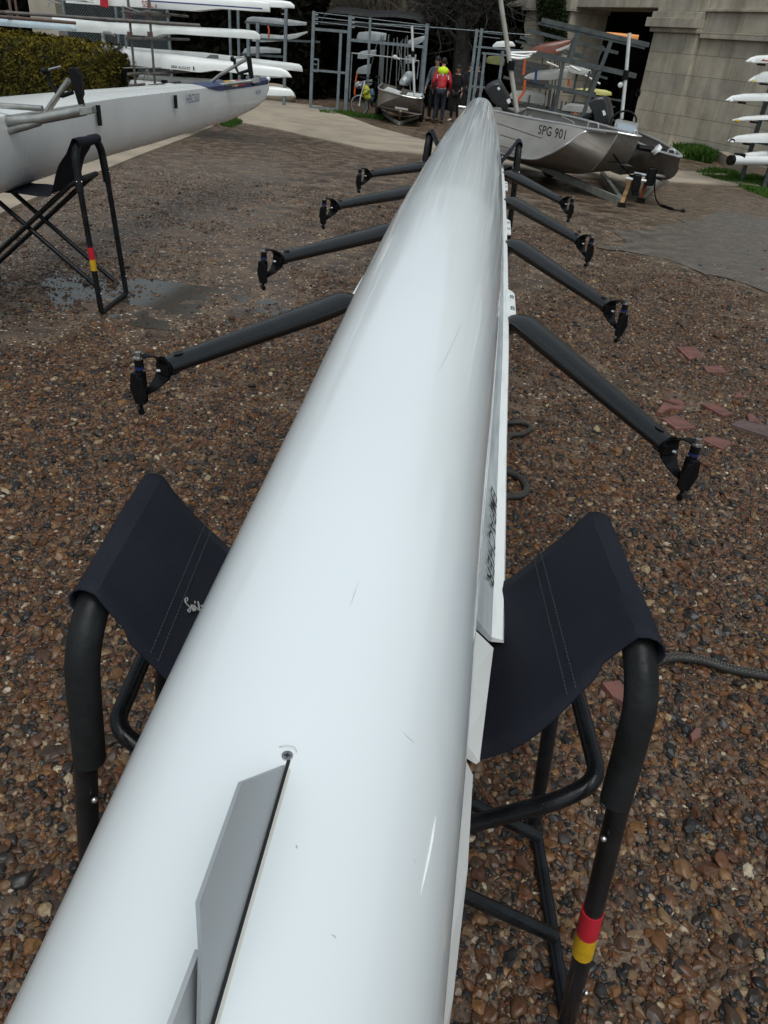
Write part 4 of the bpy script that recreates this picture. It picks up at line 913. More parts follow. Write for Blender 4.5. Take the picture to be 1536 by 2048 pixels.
# oars standing in the cage
oarm = mat('oar_shaft', (.16,.175,.18), .4, var=.4)
for i in range(18):
    x0_ = random.uniform(757, 836); x1_ = x0_+random.gauss(-4, 9); ya = random.uniform(68,82); yb = random.uniform(150,190); Yo = random.uniform(27.2, 29)
    A = atY(x0_, ya, Yo); B = atY(x1_, yb, Yo); b = MB(); b.tube([A, B], .019, 6)
    o = b.build('oar', oarm); me = o.data
    c_ = Vector(B); o.location = c_
    for v in me.vertices: v.co -= c_
    tag(o, 'grey oar shaft standing in the tangle of oars inside the cage behind the small launch', 'oar', 'oars standing inside the cage')
GF = thing('goal_frame', 'thin white pipe frame with a crossbar behind the small launch', 'pipe frame', (atY(770,110,25.4)[0], 25.4, gz(25.4)))
whp = mat('white_pipe', (.62,.63,.62), .4, var=.15)
b = MB(); b.tube([atY(703,106,25.4), atY(770,113,25.4), atY(838,122,25.4)], .018, 6); b.build('crossbar', mat('grey_pipe', (.33,.34,.34), .5, var=.2), GF)
b = MB(); b.tube([atY(704,108,25.4), atY(699,198,25.4)], .018, 6); b.build('upright', galv, GF)
b = MB(); b.tube([atY(838,122,25.4), atY(836,140,25.4), atY(834,158,25.4)], .018, 6); b.build('upright', galv, GF)
b = MB(); b.ball(atY(790,114,25.3), .07, 1.1, .6, .8); b.tube([atY(793,116,25.3), atY(800,118,25.3)], .03, 6); b.build('knot', whitecl, GF)

# ================================================================ LAUNCHES
def launch(name, label, near, far, keel, nch, fch, mside, mbot, group='aluminium coaching launches', rim=.028, thick=.02):
    near, far, keel, nch, fch = [bez(p, 5) for p in (near, far, keel, nch, fch)]
    c = (near[-1]+far[-1])/2
    T = thing(name, label, 'launch', (c[0], c[1], gz(c[1])), group)
    b = MB(); b.grid([near, nch]); s1 = b.build('near_side', mside, T)
    b = MB(); b.grid([nch, keel]); b.grid([keel, fch]); b.build('bottom', mbot, T)
    b = MB(); b.grid([far, fch]); b.build('far_side', mside, T)
    b = MB(); b.add([near[-1], far[-1], fch[-1], keel[-1], nch[-1]], [(0,1,2,3,4)]); b.build('transom', mside, T)
    b = MB(); b.tube(near, rim, 8, flat=.7); b.tube(far, rim, 8, flat=.7); b.build('gunwale', launchrim, T)
    b = MB(); b.grid([[p+Vector((0,0,-.42)) for p in near[6:]], [p+Vector((0,0,-.42)) for p in far[6:]]]); b.build('floor', launchb, T)
    return T, near, far, keel, nch, fch
V = Vector
gd = V((.612,-.791,0))          # near gunwale heading
S0 = atz(917,213,.80); Kp = V((1.55,13.16,.80)); Cp = V((1.96,12.71,.82)); Fp = V((2.29,12.69,.80))
side = lambda px, py: onplane(px, py, (S0[0],S0[1]), (gd[0],gd[1]))
nearP = [Cp, Kp, V((1.22,13.58,.80)), V((.80,14.12,.79)), V((.05,15.1,.79)), S0]
farP = [Cp, Fp, V((2.25,13.2,.79)), V((2.0,14.2,.79)), V((1.55,15.6,.79)), V((.75,17.0,.79))]
nch = [Cp+V((0,0,-.03)), Kp+V((0,0,-.04)), side(1132,289), side(1097,309), side(1046,317), side(917,283)]
keel = [Cp+V((0,0,-.03)), atY(1222,292,12.75), atY(1200,322,12.9), atY(1165,348,13.4), V((1.05,14.8,-.02)), V((.1,16.6,-.04))]
fch = [Cp+V((0,0,-.03)), V((2.27,12.8,.60)), V((2.2,13.2,.30)), V((2.0,14.2,.10)), V((1.5,15.6,.04)), V((.7,17.0,.04))]
L1, ln, lf, lk_, lnc, lfc = launch('aluminium_launch', 'aluminium launch with black SPG 901 lettering, on a trailer right of the shell', nearP, farP, keel, nch, fch, launchm, launchb)
b = MB()
for a_, c_ in (((998,246),(1084,275)),((1003,269),(1043,281)),((1000,290),(1035,299))): b.tube([side(*a_)-V((.01,.012,0)), side(*c_)-V((.01,.012,0))], .022, 6, flat=.8)
b.build('side_rib', launchm, L1)
c = side(1107,266); text_mesh('lettering', 'SPG 901', inkm, L1, c-V((.02,.025,-.005)), (gd[0],gd[1],0), (0,0,1), .135, depth=.0, space=1.05, bold=.012)
b = MB(); b.tube(lk_[:14], .012, 6); b.build('keel_strip', launchrim, L1)
b = MB(); b.tube(lnc[2:], .014, 6); b.build('chine_strip', launchrim, L1)
def handle(T, pts, r=.014, m=launchrim): 
    b = MB(); b.tube(fillet([atY(x,y,Y) for x,y,Y in pts], .03, 4), r, 8); return b.build('handle', m, T)
handle(L1, [(1175,255,13.3),(1178,243,13.3),(1197,247,13.2),(1196,259,13.2)])
handle(L1, [(1266,268,12.9),(1268,260,12.9),(1275,262,12.9),(1274,271,12.9)], .012)
b = MB(); Q = [atY(x,y,14.1) for x,y in ((1226,262),(1231,241),(1276,250),(1272,272))]; b.prism(Q, (0.1,.5,-.0)); con = b.build('console', launchrim, L1)
b = MB(); Q = [atY(x,y,14.07) for x,y in ((1231,262),(1236,246),(1272,253),(1268,271))]; b.prism(Q, (0,-.012,0)); b.build('console_panel', mat('panel_pale', (.50,.58,.66), .3, var=.1), con)
b = MB(); ctr = atY(1247,243,14.6); b.tube([ctr+V((.21*math.cos(a), .06*math.sin(a), .155*math.sin(a)+.02*math.cos(a))) for a in [2*PI*k/28 for k in range(28)]], .017, 8, closed=True)
b.tube([ctr+V((-.19,0,0)), ctr, ctr+V((.19,0,0))], .014, 6); b.tube([ctr, ctr+V((0,0,-.15))], .02, 6); b.build('steering_wheel', blackpl, L1)
b = MB(); b.beam(atY(1042,236,14.6), atY(1078,238,14.4), .12, .03); b.beam(atY(1062,233,14.9), atY(1045,239,14.5), .05, .03); b.build('thwart', launchrim, L1)
b = MB(); b.beam(atY(1124,234,15.2), atY(1147,246,14.4), .03, .03); b.build('brace', launchrim, L1)
def outboard(name, label, poly, side_, m, Y, dep, stick, logo=None, leg=None):
    c = atY(*poly[0], Y); T = thing(name, label, 'outboard motor', tuple(c))
    b = MB(); P = [atY(x,y,Y) for x,y in poly]; cen = sum(P, V((0,0,0)))/len(P)
    rows = []
    for k, (f, o) in enumerate(((.80,0),(.97,.08),(1.0,.3),(1.0,.7),(.95,.92),(.78,1))): rows.append([cen+(p-cen)*f+V((dep[0]*o, dep[1]*o, dep[2]*o)) for p in P])
    b.grid(rows, True, True, True); cw_ = b.build('cowl', m, T, .012)
    if leg:
        b = MB(); b.tube([atY(x,y,Y+dep[1]*.5) for x,y in leg], [.10,.08,.07,.06][:len(leg)], 8); b.build('leg', blackpl, T)
    for st in stick:
        b = MB(); b.prism([atY(x,y,Y)-V((0,.006,0)) for x,y in st], (0,-.006,0)); b.build('label_sticker', sticker, cw_)
    return T
outboard('outboard_motor', 'black outboard motor tilted up right behind the tip of the white shell', [(986,166),(998,163),(1004,170),(1021,199),(1019,212),(1010,225),(985,205),(968,180),(975,172)], 1, outb, 16.2, (.0,.35,.05),
    [[(994,176),(998,173),(1001,178),(997,181)], [(1013,200),(1019,196),(1022,204),(1016,208)]], leg=[(1000,205),(1010,225),(1030,232)])
outboard('outboard_motor', 'black outboard motor standing beside the console of the lettered launch', [(1176,203),(1186,196),(1203,192),(1211,195),(1216,212),(1219,236),(1215,249),(1204,252),(1190,245),(1183,225),(1177,213)], 1, outb, 15.6, (.15,.38,0),
    [[(1204,222),(1209,220),(1212,229),(1207,232)]], leg=[(1195,240),(1185,232),(1170,238),(1165,250)])
def mast(label, pts, Y, r=.032, clampy=None, m=whp, Y2=None):
    A = [atY(x,y,Y) for x,y in pts]; T = thing('white_mast', label, 'pole', tuple(A[-1]), 'masts standing in the launches')
    b = MB(); b.tube(A, r, 10); b.build('pole_tube', m, T)
    if clampy: b = MB(); q = atY(*clampy, Y); b.cyl(q-V((0,0,.07)), q+V((0,0,.07)), r*1.6, 10); b.build('clamp', blackpl, T)
mast('tall weathered white mast rising out of the picture top behind the shell tip', [(998,-40),(1002,8),(1013,80),(1034,224)], 15.4, .042, (1022,131), mat('weathered_pipe', (.42,.42,.39), .5, col2=(.30,.29,.25), vscale=3))
mast('bright white mast in front of the stone pier', [(1259,66),(1252,150),(1243,238)], 14.8, .030, (1251,150))
mast('slim white mast in the small launch behind the shell', [(824,52),(826,110),(829,192)], 24.2, .035, (826,108))
# trailer of the launch
TR = thing('boat_trailer', 'grey green trailer under the lettered launch with a wooden prop at its nose', 'trailer', tuple(G(1170,380)))
zg_ = lambda Y: gz(Y)+.10
b = MB(); b.beam(G(1243,404,.04), G(1085,335,.34), .07, .10); b.build('drawbar', trailer, TR)
b = MB(); b.beam(G(1243,404,.04), G(1130,350,.20)+V((.75,.7,0)), .07, .09); b.build('drawbar', trailer, TR)
b = MB(); b.beam(G(1085,335,.34), G(1085,335,.34)+V((1.25,1.0,0)), .07,.08); b.beam(G(1085,335,.30), V((.1,16.4,.0)), .07,.09); b.build('side_rail', trailer, TR)
b = MB(); b.beam(G(1243,408,.05), G(1264,352,.38), .06, .05); b.build('wooden_prop', woodpost, TR)
b = MB(); b.box(G(1243,411,.03), (.11,.10,.07)); b.build('prop_foot', blackpl, TR)
b = MB(); b.tube([atY(1252,356,12.55), atY(1275,361,12.5)], .025, 8); b.tube([atY(1281,360,12.5), atY(1292,362,12.5)], .025, 8); b.build('winch_roller', launchrim, TR)
b = MB(); b.box(atY(1272,365,12.5), (.12,.14,.24)); b.box(atY(1272,377,12.5), (.10,.12,.2)); b.build('winch', blackpl, TR, .02)
def wheel(T, c, r, ax, w_=.13, hub=None):
    ax = V(ax).normalized(); u = ax.cross(V((0,0,1))).normalized(); v = V((0,0,1)); b = MB(); rows = []
    for o, rr in ((-.5,.60),(-.5,.88),(-.3,1),(.3,1),(.5,.88),(.5,.60)): rows.append([V(c)+ax*o*w_+(u*math.cos(a)+v*math.sin(a))*r*rr for a in [2*PI*k/24 for k in range(24)]])
    b.grid(rows, True, True); ty = b.build('wheel', tyre, T); b = MB(); b.cyl(V(c)-ax*w_*.35, V(c)+ax*w_*.35, r*.60, 20); b.build('rim', hub or mat('wheel_rim_red', (.16,.04,.03), .6, var=.3), ty); return ty
wheel(TR, G(1098,354)+V((0,0,.24)), .24, gd.cross(V((0,0,1))), .16)
# second launch
TR2 = thing('boat_trailer', 'second trailer with orange jockey post under the rear launch at the right', 'trailer', tuple(G(1281,398)))
b = MB(); b.beam(G(1281,396,.04), G(1215,362,.14), .07, .10); b.beam(G(1281,396,.05), G(1215,362,.2)+V((1.6,2.6,0)), .07,.09); b.build('drawbar', trailer, TR2)
b = MB(); b.beam(G(1281,398,.05), G(1297,352,.42), .06, .05); b.build('jockey_post', orangepost, TR2)
b = MB(); b.box(G(1281,402,.04), (.12,.10,.09)); b.build('post_foot', blackpl, TR2)
b = MB(); b.tube([atY(1269,347,12.9), atY(1300,352,12.8)], .025, 8); b.tube([atY(1308,350,12.8), atY(1332,353,12.8)], .025, 8); b.build('winch_roller', launchrim, TR2)
b = MB(); b.box(atY(1301,353,12.8), (.14,.14,.26)); b.build('winch', blackpl, TR2, .02)
b = MB(); b.tube(bez([atY(1222,300,12.8), atY(1238,325,12.9), atY(1262,353,12.9)],5), .012, 6); b.build('winch_strap', blackpl, TR2)
cab = [atY(1311,356,12.7), atY(1309,378,12.7), G(1313,400,.05), G(1325,412,.02), G(1345,419,.02), G(1366,422,.02)]
CB = thing('trailer_cable', 'black coiled trailer cable trailing on the ground right of the trailers', 'cable', tuple(cab[-1]))
b = MB(); b.tube(bez(cab,6), .012, 6); b.build('cable_core', blackpl, CB); b = MB(); b.tube([cab[3], cab[4]], .026, 8); b.ball(cab[-1], .035); b.build('plug', blackpl, CB)
A2, C2, B2 = V((2.1,12.1,.80)), V((2.40,11.15,.80)), V((2.62,10.75,.80))
z2 = .62
p2 = lambda x, y, z=z2: atz(x, y, z)
near2 = [p2(1308,300), p2(1275,285), p2(1262,279), p2(1225,262)+V((-.3,1.5,0))]
far2 = [p2(1308,300), p2(1362,313), p2(1330,288), p2(1283,266)]
keel2 = [p2(1308,300)+V((0,0,-.02)), atY(1296,322,near2[0][1]+.25), atY(1288,345,near2[0][1]+.9), V((near2[-1][0]+.3, near2[-1][1], -.1))]
nch2 = [near2[0]+V((0,0,-.02)), atY(1262,315,near2[1][1]+.1), atY(1240,350,near2[1][1]+.6), near2[-1]+V((0,0,-.6))]
fch2 = [far2[0]+V((0,0,-.02)), atY(1357,330,far2[1][1]+.05), atY(1330,360,far2[1][1]+.5), far2[-1]+V((0,0,-.6))]
L2, *_ = launch('aluminium_launch', 'lower aluminium launch with square bow handle behind the lettered one, nearest the stone wall', near2, far2, keel2, nch2, fch2, launchb, launchb)
handle(L2, [(1335,306,far2[1][1]+.3),(1338,298,far2[1][1]+.3),(1350,300,far2[1][1]+.25),(1349,311,far2[1][1]+.25)])
b = MB(); b.tube([atY(1276,294,far2[1][1]+.5), atY(1345,306,far2[1][1]+.6)], .07, 10, flat=.6); bg_ = b.build('side_cushion', blackpl, L2); b = MB(); b.tube([atY(1311,296,far2[1][1]+.45), atY(1316,302,far2[1][1]+.45)], .078, 10); b.build('white_band', white, bg_)
# small launch behind
Ys_ = 23.6
near3 = [atY(805,191,Ys_), atY(776,183,Ys_+.2), atY(757,176,Ys_+.7), atY(765,166,Ys_+3.0)]
far3 = [atY(805,191,Ys_), atY(830,196,Ys_), atY(847,195,Ys_+.3), atY(842,186,Ys_+3.2)]
keel3 = [atY(805,192,Ys_), atY(803,212,Ys_+.25), atY(804,232,Ys_+.8), atY(806,225,Ys_+3)]
nch3 = [atY(805,192,Ys_), atY(768,205,Ys_+.25), atY(754,214,Ys_+.9), atY(762,205,Ys_+3)]
fch3 = [atY(805,192,Ys_), atY(838,215,Ys_+.2), atY(843,228,Ys_+.9), atY(843,214,Ys_+3)]
L3, *_ = launch('aluminium_launch', 'small aluminium launch facing the camera in front of the cage', near3, far3, keel3, nch3, fch3, launchb, launchb)
b = MB(); b.prism([atY(x,y,Ys_+1.2) for x,y in ((766,180),(772,176),(800,186),(798,190))], (0,.5,.02)); b.prism([atY(x,y,Ys_+1.0) for x,y in ((812,190),(842,193),(840,196),(814,194))], (0,.5,.05)); b.build('pale_thwart', white2, L3)
outboard('outboard_motor', 'pale grey outboard motor tilted up in the small launch', [(800,158),(812,143),(817,142),(823,150),(822,156),(808,172),(798,170),(797,164)], 1, outg, 25.2, (.1,.3,0), [[(805,158),(810,152),(815,156),(809,163)]], leg=[(806,166),(800,174),(795,184)])
TR3 = thing('boat_trailer', 'low trailer with short post under the small launch', 'trailer', tuple(G(800,247)))
b = MB(); b.beam(G(798,247,.06), G(760,222,.15), .07,.08); b.beam(G(798,247,.06), G(838,232,.15), .07,.08); b.build('drawbar', trailer, TR3)
b = MB(); b.beam(G(798,247,.0), atY(801,222,Ys_), .05,.05); b.build('post', woodpost, TR3); b = MB(); b.beam(atY(790,215,Ys_-.1), atY(816,219,Ys_-.1), .04,.05); b.build('winch_roller', launchrim, TR3)
wheel(TR3, G(838,246)+V((0,.6,.26)), .26, (1,0,0)); wheel(TR3, G(750,238)+V((0,.6,.26)), .26, (1,0,0))

# ================================================================ BICYCLE
BK = thing('bicycle', 'bicycle leaning at the cage with a white rimmed front wheel', 'bicycle', tuple(G(720,229)))
by = G(720,229)[1]-.1
fc = atY(719,210,by); rw = (atY(719,189,by)-fc).length
def bwheel(c, r, yaw):
    u = V((math.cos(yaw), math.sin(yaw), 0)); v = V((0,0,1)); b = MB(); b.tube([c+(u*math.cos(a)+v*math.sin(a))*r for a in [2*PI*k/36 for k in range(36)]], .016, 8, closed=True); wh = b.build('wheel', tyre, BK)
    b = MB(); b.tube([c+(u*math.cos(a)+v*math.sin(a))*(r-.022) for a in [2*PI*k/36 for k in range(36)]], .020, 8, closed=True); b.build('rim', alu, wh)
    b = MB()
    for k in range(20): a = 2*PI*k/20; b.tube([c, c+(u*math.cos(a)+v*math.sin(a))*(r-.03)], .0025, 4, cap=False)
    b.build('spokes', alu, wh); b = MB(); n = u.cross(v); b.cyl(c-n*.04, c+n*.04, .03, 10); b.build('hub', white, wh)
bwheel(fc, rw, .1); rc = fc+V((.62,.85,0)); bwheel(rc, rw, .95)
hd = fc+V((.10,.12,.62)); st_ = hd+V((.30,.42,.02)); bb_ = fc+V((.33,.45,-.03))
b = MB()
for q in ((hd,st_),(hd+V((0,0,-.08)),bb_),(st_,bb_),(bb_,rc),(st_,rc)): b.tube(list(q), .018, 8)
b.build('frame', blackpl, BK); b = MB(); b.tube([hd+V((0,0,.05)), hd, fc+V((.03,-.05,.25)), fc+V((0,-.05,0))], .014, 8); b.build('fork', white, BK)
b = MB(); b.tube([hd+V((-.18,.0,.14)), hd+V((0,0,.12)), hd+V((.18,0,.14))], .015, 8); b.build('handlebar', blackpl, BK); b = MB(); b.ball(st_+V((.03,.05,.14)), .1, .8,1.2,.35); b.build('saddle', blackpl, BK)
hm = MB(); hm.ball(atY(717,170,by-.1), .13, 1,1,.8); ho = hm.build('cycle_helmet', mat('helmet_white', (.45,.45,.47), .4, col2=(.04,.04,.05), vscale=22, vcon=(.48,.52))); tag(ho, 'white and black speckled cycle helmet hanging on the bicycle', 'helmet')
yb_ = MB(); yb_.tube(bez([atY(731,171,by-.15), atY(733,180,by-.2), atY(731,190,by-.2), atY(738,196,by-.15), atY(736,176,by-.12)],5), [.07,.08,.09,.1,.1,.11,.11,.12,.12,.12,.12,.12,.12,.12,.12,.1,.1,.09,.08,.07,.06], 8, flat=.7); tag(yb_.build('yellow_bag', mat('bag_yellow', (.42,.42,.02), .6, col2=(.10,.11,.02), vscale=7)), 'yellow and black bag hanging from the bicycle handlebars', 'bag')
jk = MB(); jk.tube(bez([atY(742,178,by-.1), atY(745,190,by-.1), atY(743,204,by-.1)],5), [.08,.09,.10,.11,.11,.11,.10,.10,.09,.08,.06], 8, flat=.7); tag(jk.build('blue_jacket', mat('jacket_blue', (.08,.14,.24), .8, var=.4, vscale=9)), 'blue grey jacket slung over the bicycle', 'jacket')

# ================================================================ STONE BRIDGE
BP = (5.04, 26.76); BD = (.512, -.859); BN = V((.859,.512,0)); bd = V((BD[0],BD[1],0))
def bw(s, z, t=0.0): return V((BP[0],BP[1],0)) + bd*s + BN*t + V((0,0,z))      # t = depth into the bridge
def bl(px, py, t=0.0):
    q = (BP[0]+BN[0]*t, BP[1]+BN[1]*t); return atL(px, py, q, BD)
BR = thing('stone_bridge', 'weathered stone bridge with a dark opening filling the right of the view', 'bridge', (BP[0], BP[1], -.35))
def block(name, s0, s1, z0, z1, t0, t1, m=None, par=BR):
    b = MB(); P = [bw(s, z, t) for s in (s0,s1) for t in (t0,t1) for z in (z0,z1)]
    b.add(P, [(0,1,3,2),(4,6,7,5),(0,4,5,1),(2,3,7,6),(0,2,6,4),(1,5,7,3)]); o = b.build(name, m or stonem, par, .012)
    me = o.data; uv = me.uv_layers.new(name='UVMap'); o0 = V(ORG[par.name])
    for f in me.polygons:
        nn = f.normal
        for li in f.loop_indices:
            p = me.vertices[me.loops[li].vertex_index].co + o0 - V((BP[0],BP[1],0)); s, t, z = p.dot(bd), p.dot(BN), p[2]
            uv.data[li].uv = (s, z) if abs(nn.dot(BN)) > .7 else ((t, z) if abs(nn.dot(bd)) > .7 else (s, t))
    return o
sJ = bl(1280,180)[0]; sP1 = bl(1352,230)[0]; sR = 9.5; zc0 = bl(1350,66)[1]; zc1 = bl(1350,32)[1]; zl0 = bl(1225,14)[1]; zr1 = bl(1450,79)[1]; zr2 = bl(1450,24)[1]; TOP = 10.0
block('pier', sJ, sP1, -.6, zc0, -.0, 1.6); 
block('pier_cornice', sJ-.10, sP1+.05, zc0+.004, zc0+.12, -.10, 1.6); block('pier_cornice', sJ-.22, sP1+.05, zc0+.124, zc0+.36, -.22, 1.6); block('pier_cornice', sJ-.12, sP1+.04, zc0+.364, zc1+.1, -.12, 1.6)
block('wing_wall', sP1+.003, sR, -.6, zr1, .18, 1.8); block('string_course', sP1+.05, sR, zr1+.003, zr1+.16, .04, 1.8); block('wing_wall_upper', sP1+.06, sR, zr1+.163, zr2, .10, 1.8); block('string_course', sP1+.06, sR, zr2+.003, zr2+.08, .02, 1.8); block('parapet_wall', sP1+.05, sR, zr2+.083, TOP, .12, 1.8)
sO = bl(1140,40)[0]; sL = bl(1041,100)[0]
block('lintel', sL-8, sJ-.13, max(zl0, zc0+.2), TOP, .10, 1.6); block('upper_wall', sJ-.127, sP1+.045, zc1+.103, TOP, .06, 1.6)
block('left_pillar', sL, sO, -.6, bl(1090,22)[1], -.02, 1.6); block('pillar_capital', sL-.12, sO+.1, bl(1090,22)[1]+.003, bl(1090,0)[1], -.16, 1.6)
drk = mat('vault_shade', (.018,.016,.013), .95, var=.4, vscale=2)  # stone darkened to near black, shade inside the vault is in the colour
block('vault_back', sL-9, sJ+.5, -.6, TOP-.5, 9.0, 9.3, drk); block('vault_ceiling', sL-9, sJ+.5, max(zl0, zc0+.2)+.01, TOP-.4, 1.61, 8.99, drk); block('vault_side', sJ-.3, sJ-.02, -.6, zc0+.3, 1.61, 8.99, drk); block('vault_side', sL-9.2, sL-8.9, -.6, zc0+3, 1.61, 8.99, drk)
block('reveal', sJ-.30, sJ-.003, -.6, zc0, .35, 1.6)
b = MB(); q = bw(bl(1277,185)[0]+.0, bl(1274,186)[1], -.02); b.tube([q+(bd*math.cos(a)+V((0,0,1))*math.sin(a))*.085 for a in [2*PI*k/20 for k in range(20)]], .030, 8, closed=True); b.build('mooring_ring', blackpl, BR)
wl = MB(); q = onplane(1241,170,(5.0,28.2),DX); wl.ball(q, .085, 1,.4,1); tag(wl.build('round_disc', sticker), 'small round pale disc in the dark opening beside the bright mast', 'disc')
# ivy on the pillar
def ivs():
    for _ in range(50):
        px_ = random.gauss(1112, 16); py = random.uniform(-30, 82)
        lim = interp(py, [-30,0,40,60,82], [1078,1080,1082,1090,1100])
        if lim < px_ < 1141 and py < interp(px_, [1078,1090,1110,1141], [50,70,80,78])+random.gauss(0,4): break
    s, z = bl(px_, py); lump = noise.noise(V((s*2.5, z*2.5, 0)))
    return bw(s, z, -.10-.12*max(0,lump)-random.random()*.10), min(max(.35+lump*.5+random.gauss(0,.2),0),1), -BN+V((0,0,.4))
IV = thing('ivy', 'dark ivy climbing the stone pillar left of the bridge opening', 'ivy', tuple(bw(bl(1112,60)[0], gz(27), -.1)))
b = MB(); leaves(b, 7000, ivs, .065); b.build('foliage', ivym, IV)
b = MB()
for k in range(5):
    x0_ = 1090+k*10; pts = []
    for j in range(7): s, z = bl(x0_+8*math.sin(j+k), 85-j*18); pts.append(bw(s, z, -.05))
    s, z = bl(x0_+3,150); pts.insert(0, bw(s, -.4, -.05)); b.tube(pts, .018, 5)
b.build('stem', bark, IV)

# ================================================================ STEEL RACKS IN FRONT OF THE OPENING
RK = thing('tube_rack', 'big tilted rack of dark square steel tubes in front of the bridge opening', 'boat rack', tuple(G(1150,240)))
def rb(a, c, Y, wd=.07, m=rackst, name='rack_bar', Y2=None):
    b = MB(); b.beam(atY(*a,Y), atY(*c,Y2 or Y), wd, wd); return b.build(name, m, RK)
for a, c, Y, w_ in (((1083,40),(1298,90),20,.09),((1075,46),(1290,96),20.0,.05),((1054,60),(1236,106),21.5,.07),((1040,74),(1180,116),22.5,.06),((1030,82),(1178,119),22.5,.05),((1072,107),(1272,152),20,.10),((1070,103),(1270,148),20.5,.04),
    ((1007,154),(1100,176),21,.06),((1090,170),(1190,192),20,.07),((1120,176),(1192,187),20.3,.05),((1045,205),(1140,225),21,.05),((1112,223),(1185,240),20,.06),((1130,134),(1215,157),21.5,.05),((1125,183),(1246,202),22,.045),((1020,120),(1100,142),22,.05),((1025,135),(1100,152),22.4,.04),((1150,205),(1230,214),22,.035)): rb(a, c, Y, w_)
for a, c, Y, w_ in (((1156,66),(1140,122),20,.09),((1148,75),(1133,125),20.6,.05),((1222,82),(1162,240),20,.085),((1207,92),(1183,140),20.6,.06),((1170,95),(1160,128),21.5,.05),((1192,145),(1174,190),20.6,.05),((1156,138),(1148,178),21.5,.05),((1127,120),(1108,235),20,.08),((1122,150),(1100,250),20.3,.05),((1100,180),(1094,218),21,.05),((1108,185),(1102,220),21.4,.04),((1150,190),(1140,226),21,.05),((1060,190),(1055,215),21,.04),((1180,142),(1165,190),21,.05)): rb(a, c, Y, w_, name='rack_post')
b = MB()
for px_ in (1112,1185):
    a = atY(px_,235,20); b.beam(a, (a[0]-.1, 20, gz(20)), .08, .08); b.beam((a[0], 21.4, a[2]), (a[0]-.1, 21.4, gz(20)), .07, .07)
b.build('rack_foot', rackst, RK)
for i in range(10):
    x0_ = 1090+i*8.5; b = MB(); b.beam(atY(x0_,196+i*1.4,22.5), atY(x0_-5,232,22.5), .045, .04); b.build('rack_slat', rackst, RK)
for i in range(7):
    x0_ = 1030+i*12; b = MB(); b.beam(atY(x0_,128+i*2,23), atY(x0_-3,146+i*2,23), .04, .05); b.build('rack_slat', rackst, RK)
gk = 'small boats stored on the tube rack'
def kb(name, label, st, Y, m, wd=.6, cat='small boat'): return pshell(name, label, st, (0,Y), DX, m, wd, group=gk, cat=cat, minw=.3)
kb('wooden_dinghy', 'varnished red brown boat upside down on the tilted rack', [(1058,103,106),(1065,95,107),(1080,88,108),(1100,84,108),(1120,81,106),(1135,79,96),(1142,79,87)], 20.4, rustred, .7)
b = MB(); b.prism([atY(x,y,20.38) for x,y in ((1112,99),(1141,88),(1136,95),(1122,101),(1112,103))], (0,-.02,0)); o = b.build('pale_patch', white2, bpy.data.objects['wooden_dinghy'])
kb('white_canoe', 'white canoe on the rack behind the tall weathered mast, right of it', [(1049,154,157),(1056,148,159),(1075,141,160),(1100,138,161),(1120,137,158),(1135,138.5,156),(1136,139,155)], 20.6, canoem, .7)
kb('white_canoe', 'white canoe with an orange strap lowest on the left of the rack', [(1018,192,196),(1021,185,198),(1030,181,201),(1050,180,205),(1070,182,208),(1085,187,210),(1090,193,208)], 20.8, canoem, .7)
kb('white_canoe', 'whitish canoe partly hidden behind the right black outboard', [(1125,218,222),(1130,210,223),(1140,206,224),(1160,208,226),(1185,213,228)], 20.6, canoem, .7)
kb('white_canoe', 'thin white boat in the middle of the rack under the long bar', [(1130,132,140),(1145,131,146),(1165,135,150),(1182,140,150),(1184,144,148)], 21.2, canoem, .5)
kb('kayak', 'pale yellow kayak pointing right under the rack bars', [(1150,178,182),(1165,176,186),(1190,177,190),(1212,180,192),(1224,184,192),(1226,188,191)], 21.8, yellowk, .6, 'kayak')
kb('kayak', 'orange kayak high in the dark opening behind the bright mast', [(1206,66,68),(1215,64,73),(1240,66,77),(1270,69,79),(1279,70,79)], 24, kayor, .55, 'kayak')
kb('kayak', 'dull yellow kayak tip left of the orange one', [(1160,65,66),(1175,64,69),(1195,68,73),(1205,72,74)], 24, mat('kayak_olive', (.28,.29,.09), .5, var=.3), .5, 'kayak')
def strap(label, pts, Y, m, r=.03):
    b = MB(); b.tube([atY(x,y,Y) for x,y in pts], r, 6, flat=.4, flatup=(0,1,0)); tag(b.build('hanging_strap', m), label, 'strap')
strap('orange strap hanging at the left end of the rack', [(1051,112),(1049,130),(1047,150)], 20.2, orange)
strap('orange strap wrapped across the lowest left canoe', [(1050,160),(1048,184),(1036,200),(1030,222)], 20.2, orange)
strap('short orange strap in the middle of the rack', [(1138,158),(1137,172)], 20.2, orange)
strap('orange strap over the canoe by the right outboard', [(1151,226),(1148,238)], 20.0, orange, .045)
strap('blue strap around the upper white canoe', [(1073,140),(1071,158),(1070,166)], 20.3, bluestrap)
b = MB(); b.tube(bez([atY(1020,105,20.2), atY(1045,105,20.2), atY(1075,104,20.2)],4), .025, 6); b.tube(bez([atY(1020,109,20.2), atY(1050,112,20.2), atY(1064,108,20.2)],4), .028, 6); b.tube(bez([atY(1018,114,20.2), atY(1040,117,20.2), atY(1060,113,20.2)],4), .028, 6)
tag(b.build('white_tubes', white), 'bunch of thin white tubes sticking out left of the varnished boat', 'tubes')
b = MB(); b.tube([atY(1093,124,20.2), atY(1117,134,20.2)], .025, 6); b.tube([atY(1140,132,20.9), atY(1160,142,20.9)], .03, 6); b.tube([atY(1170,150,21), atY(1200,168,21)], .022, 6); tag(b.build('white_oars', white), 'white oar shafts lying across the middle of the rack', 'oars')
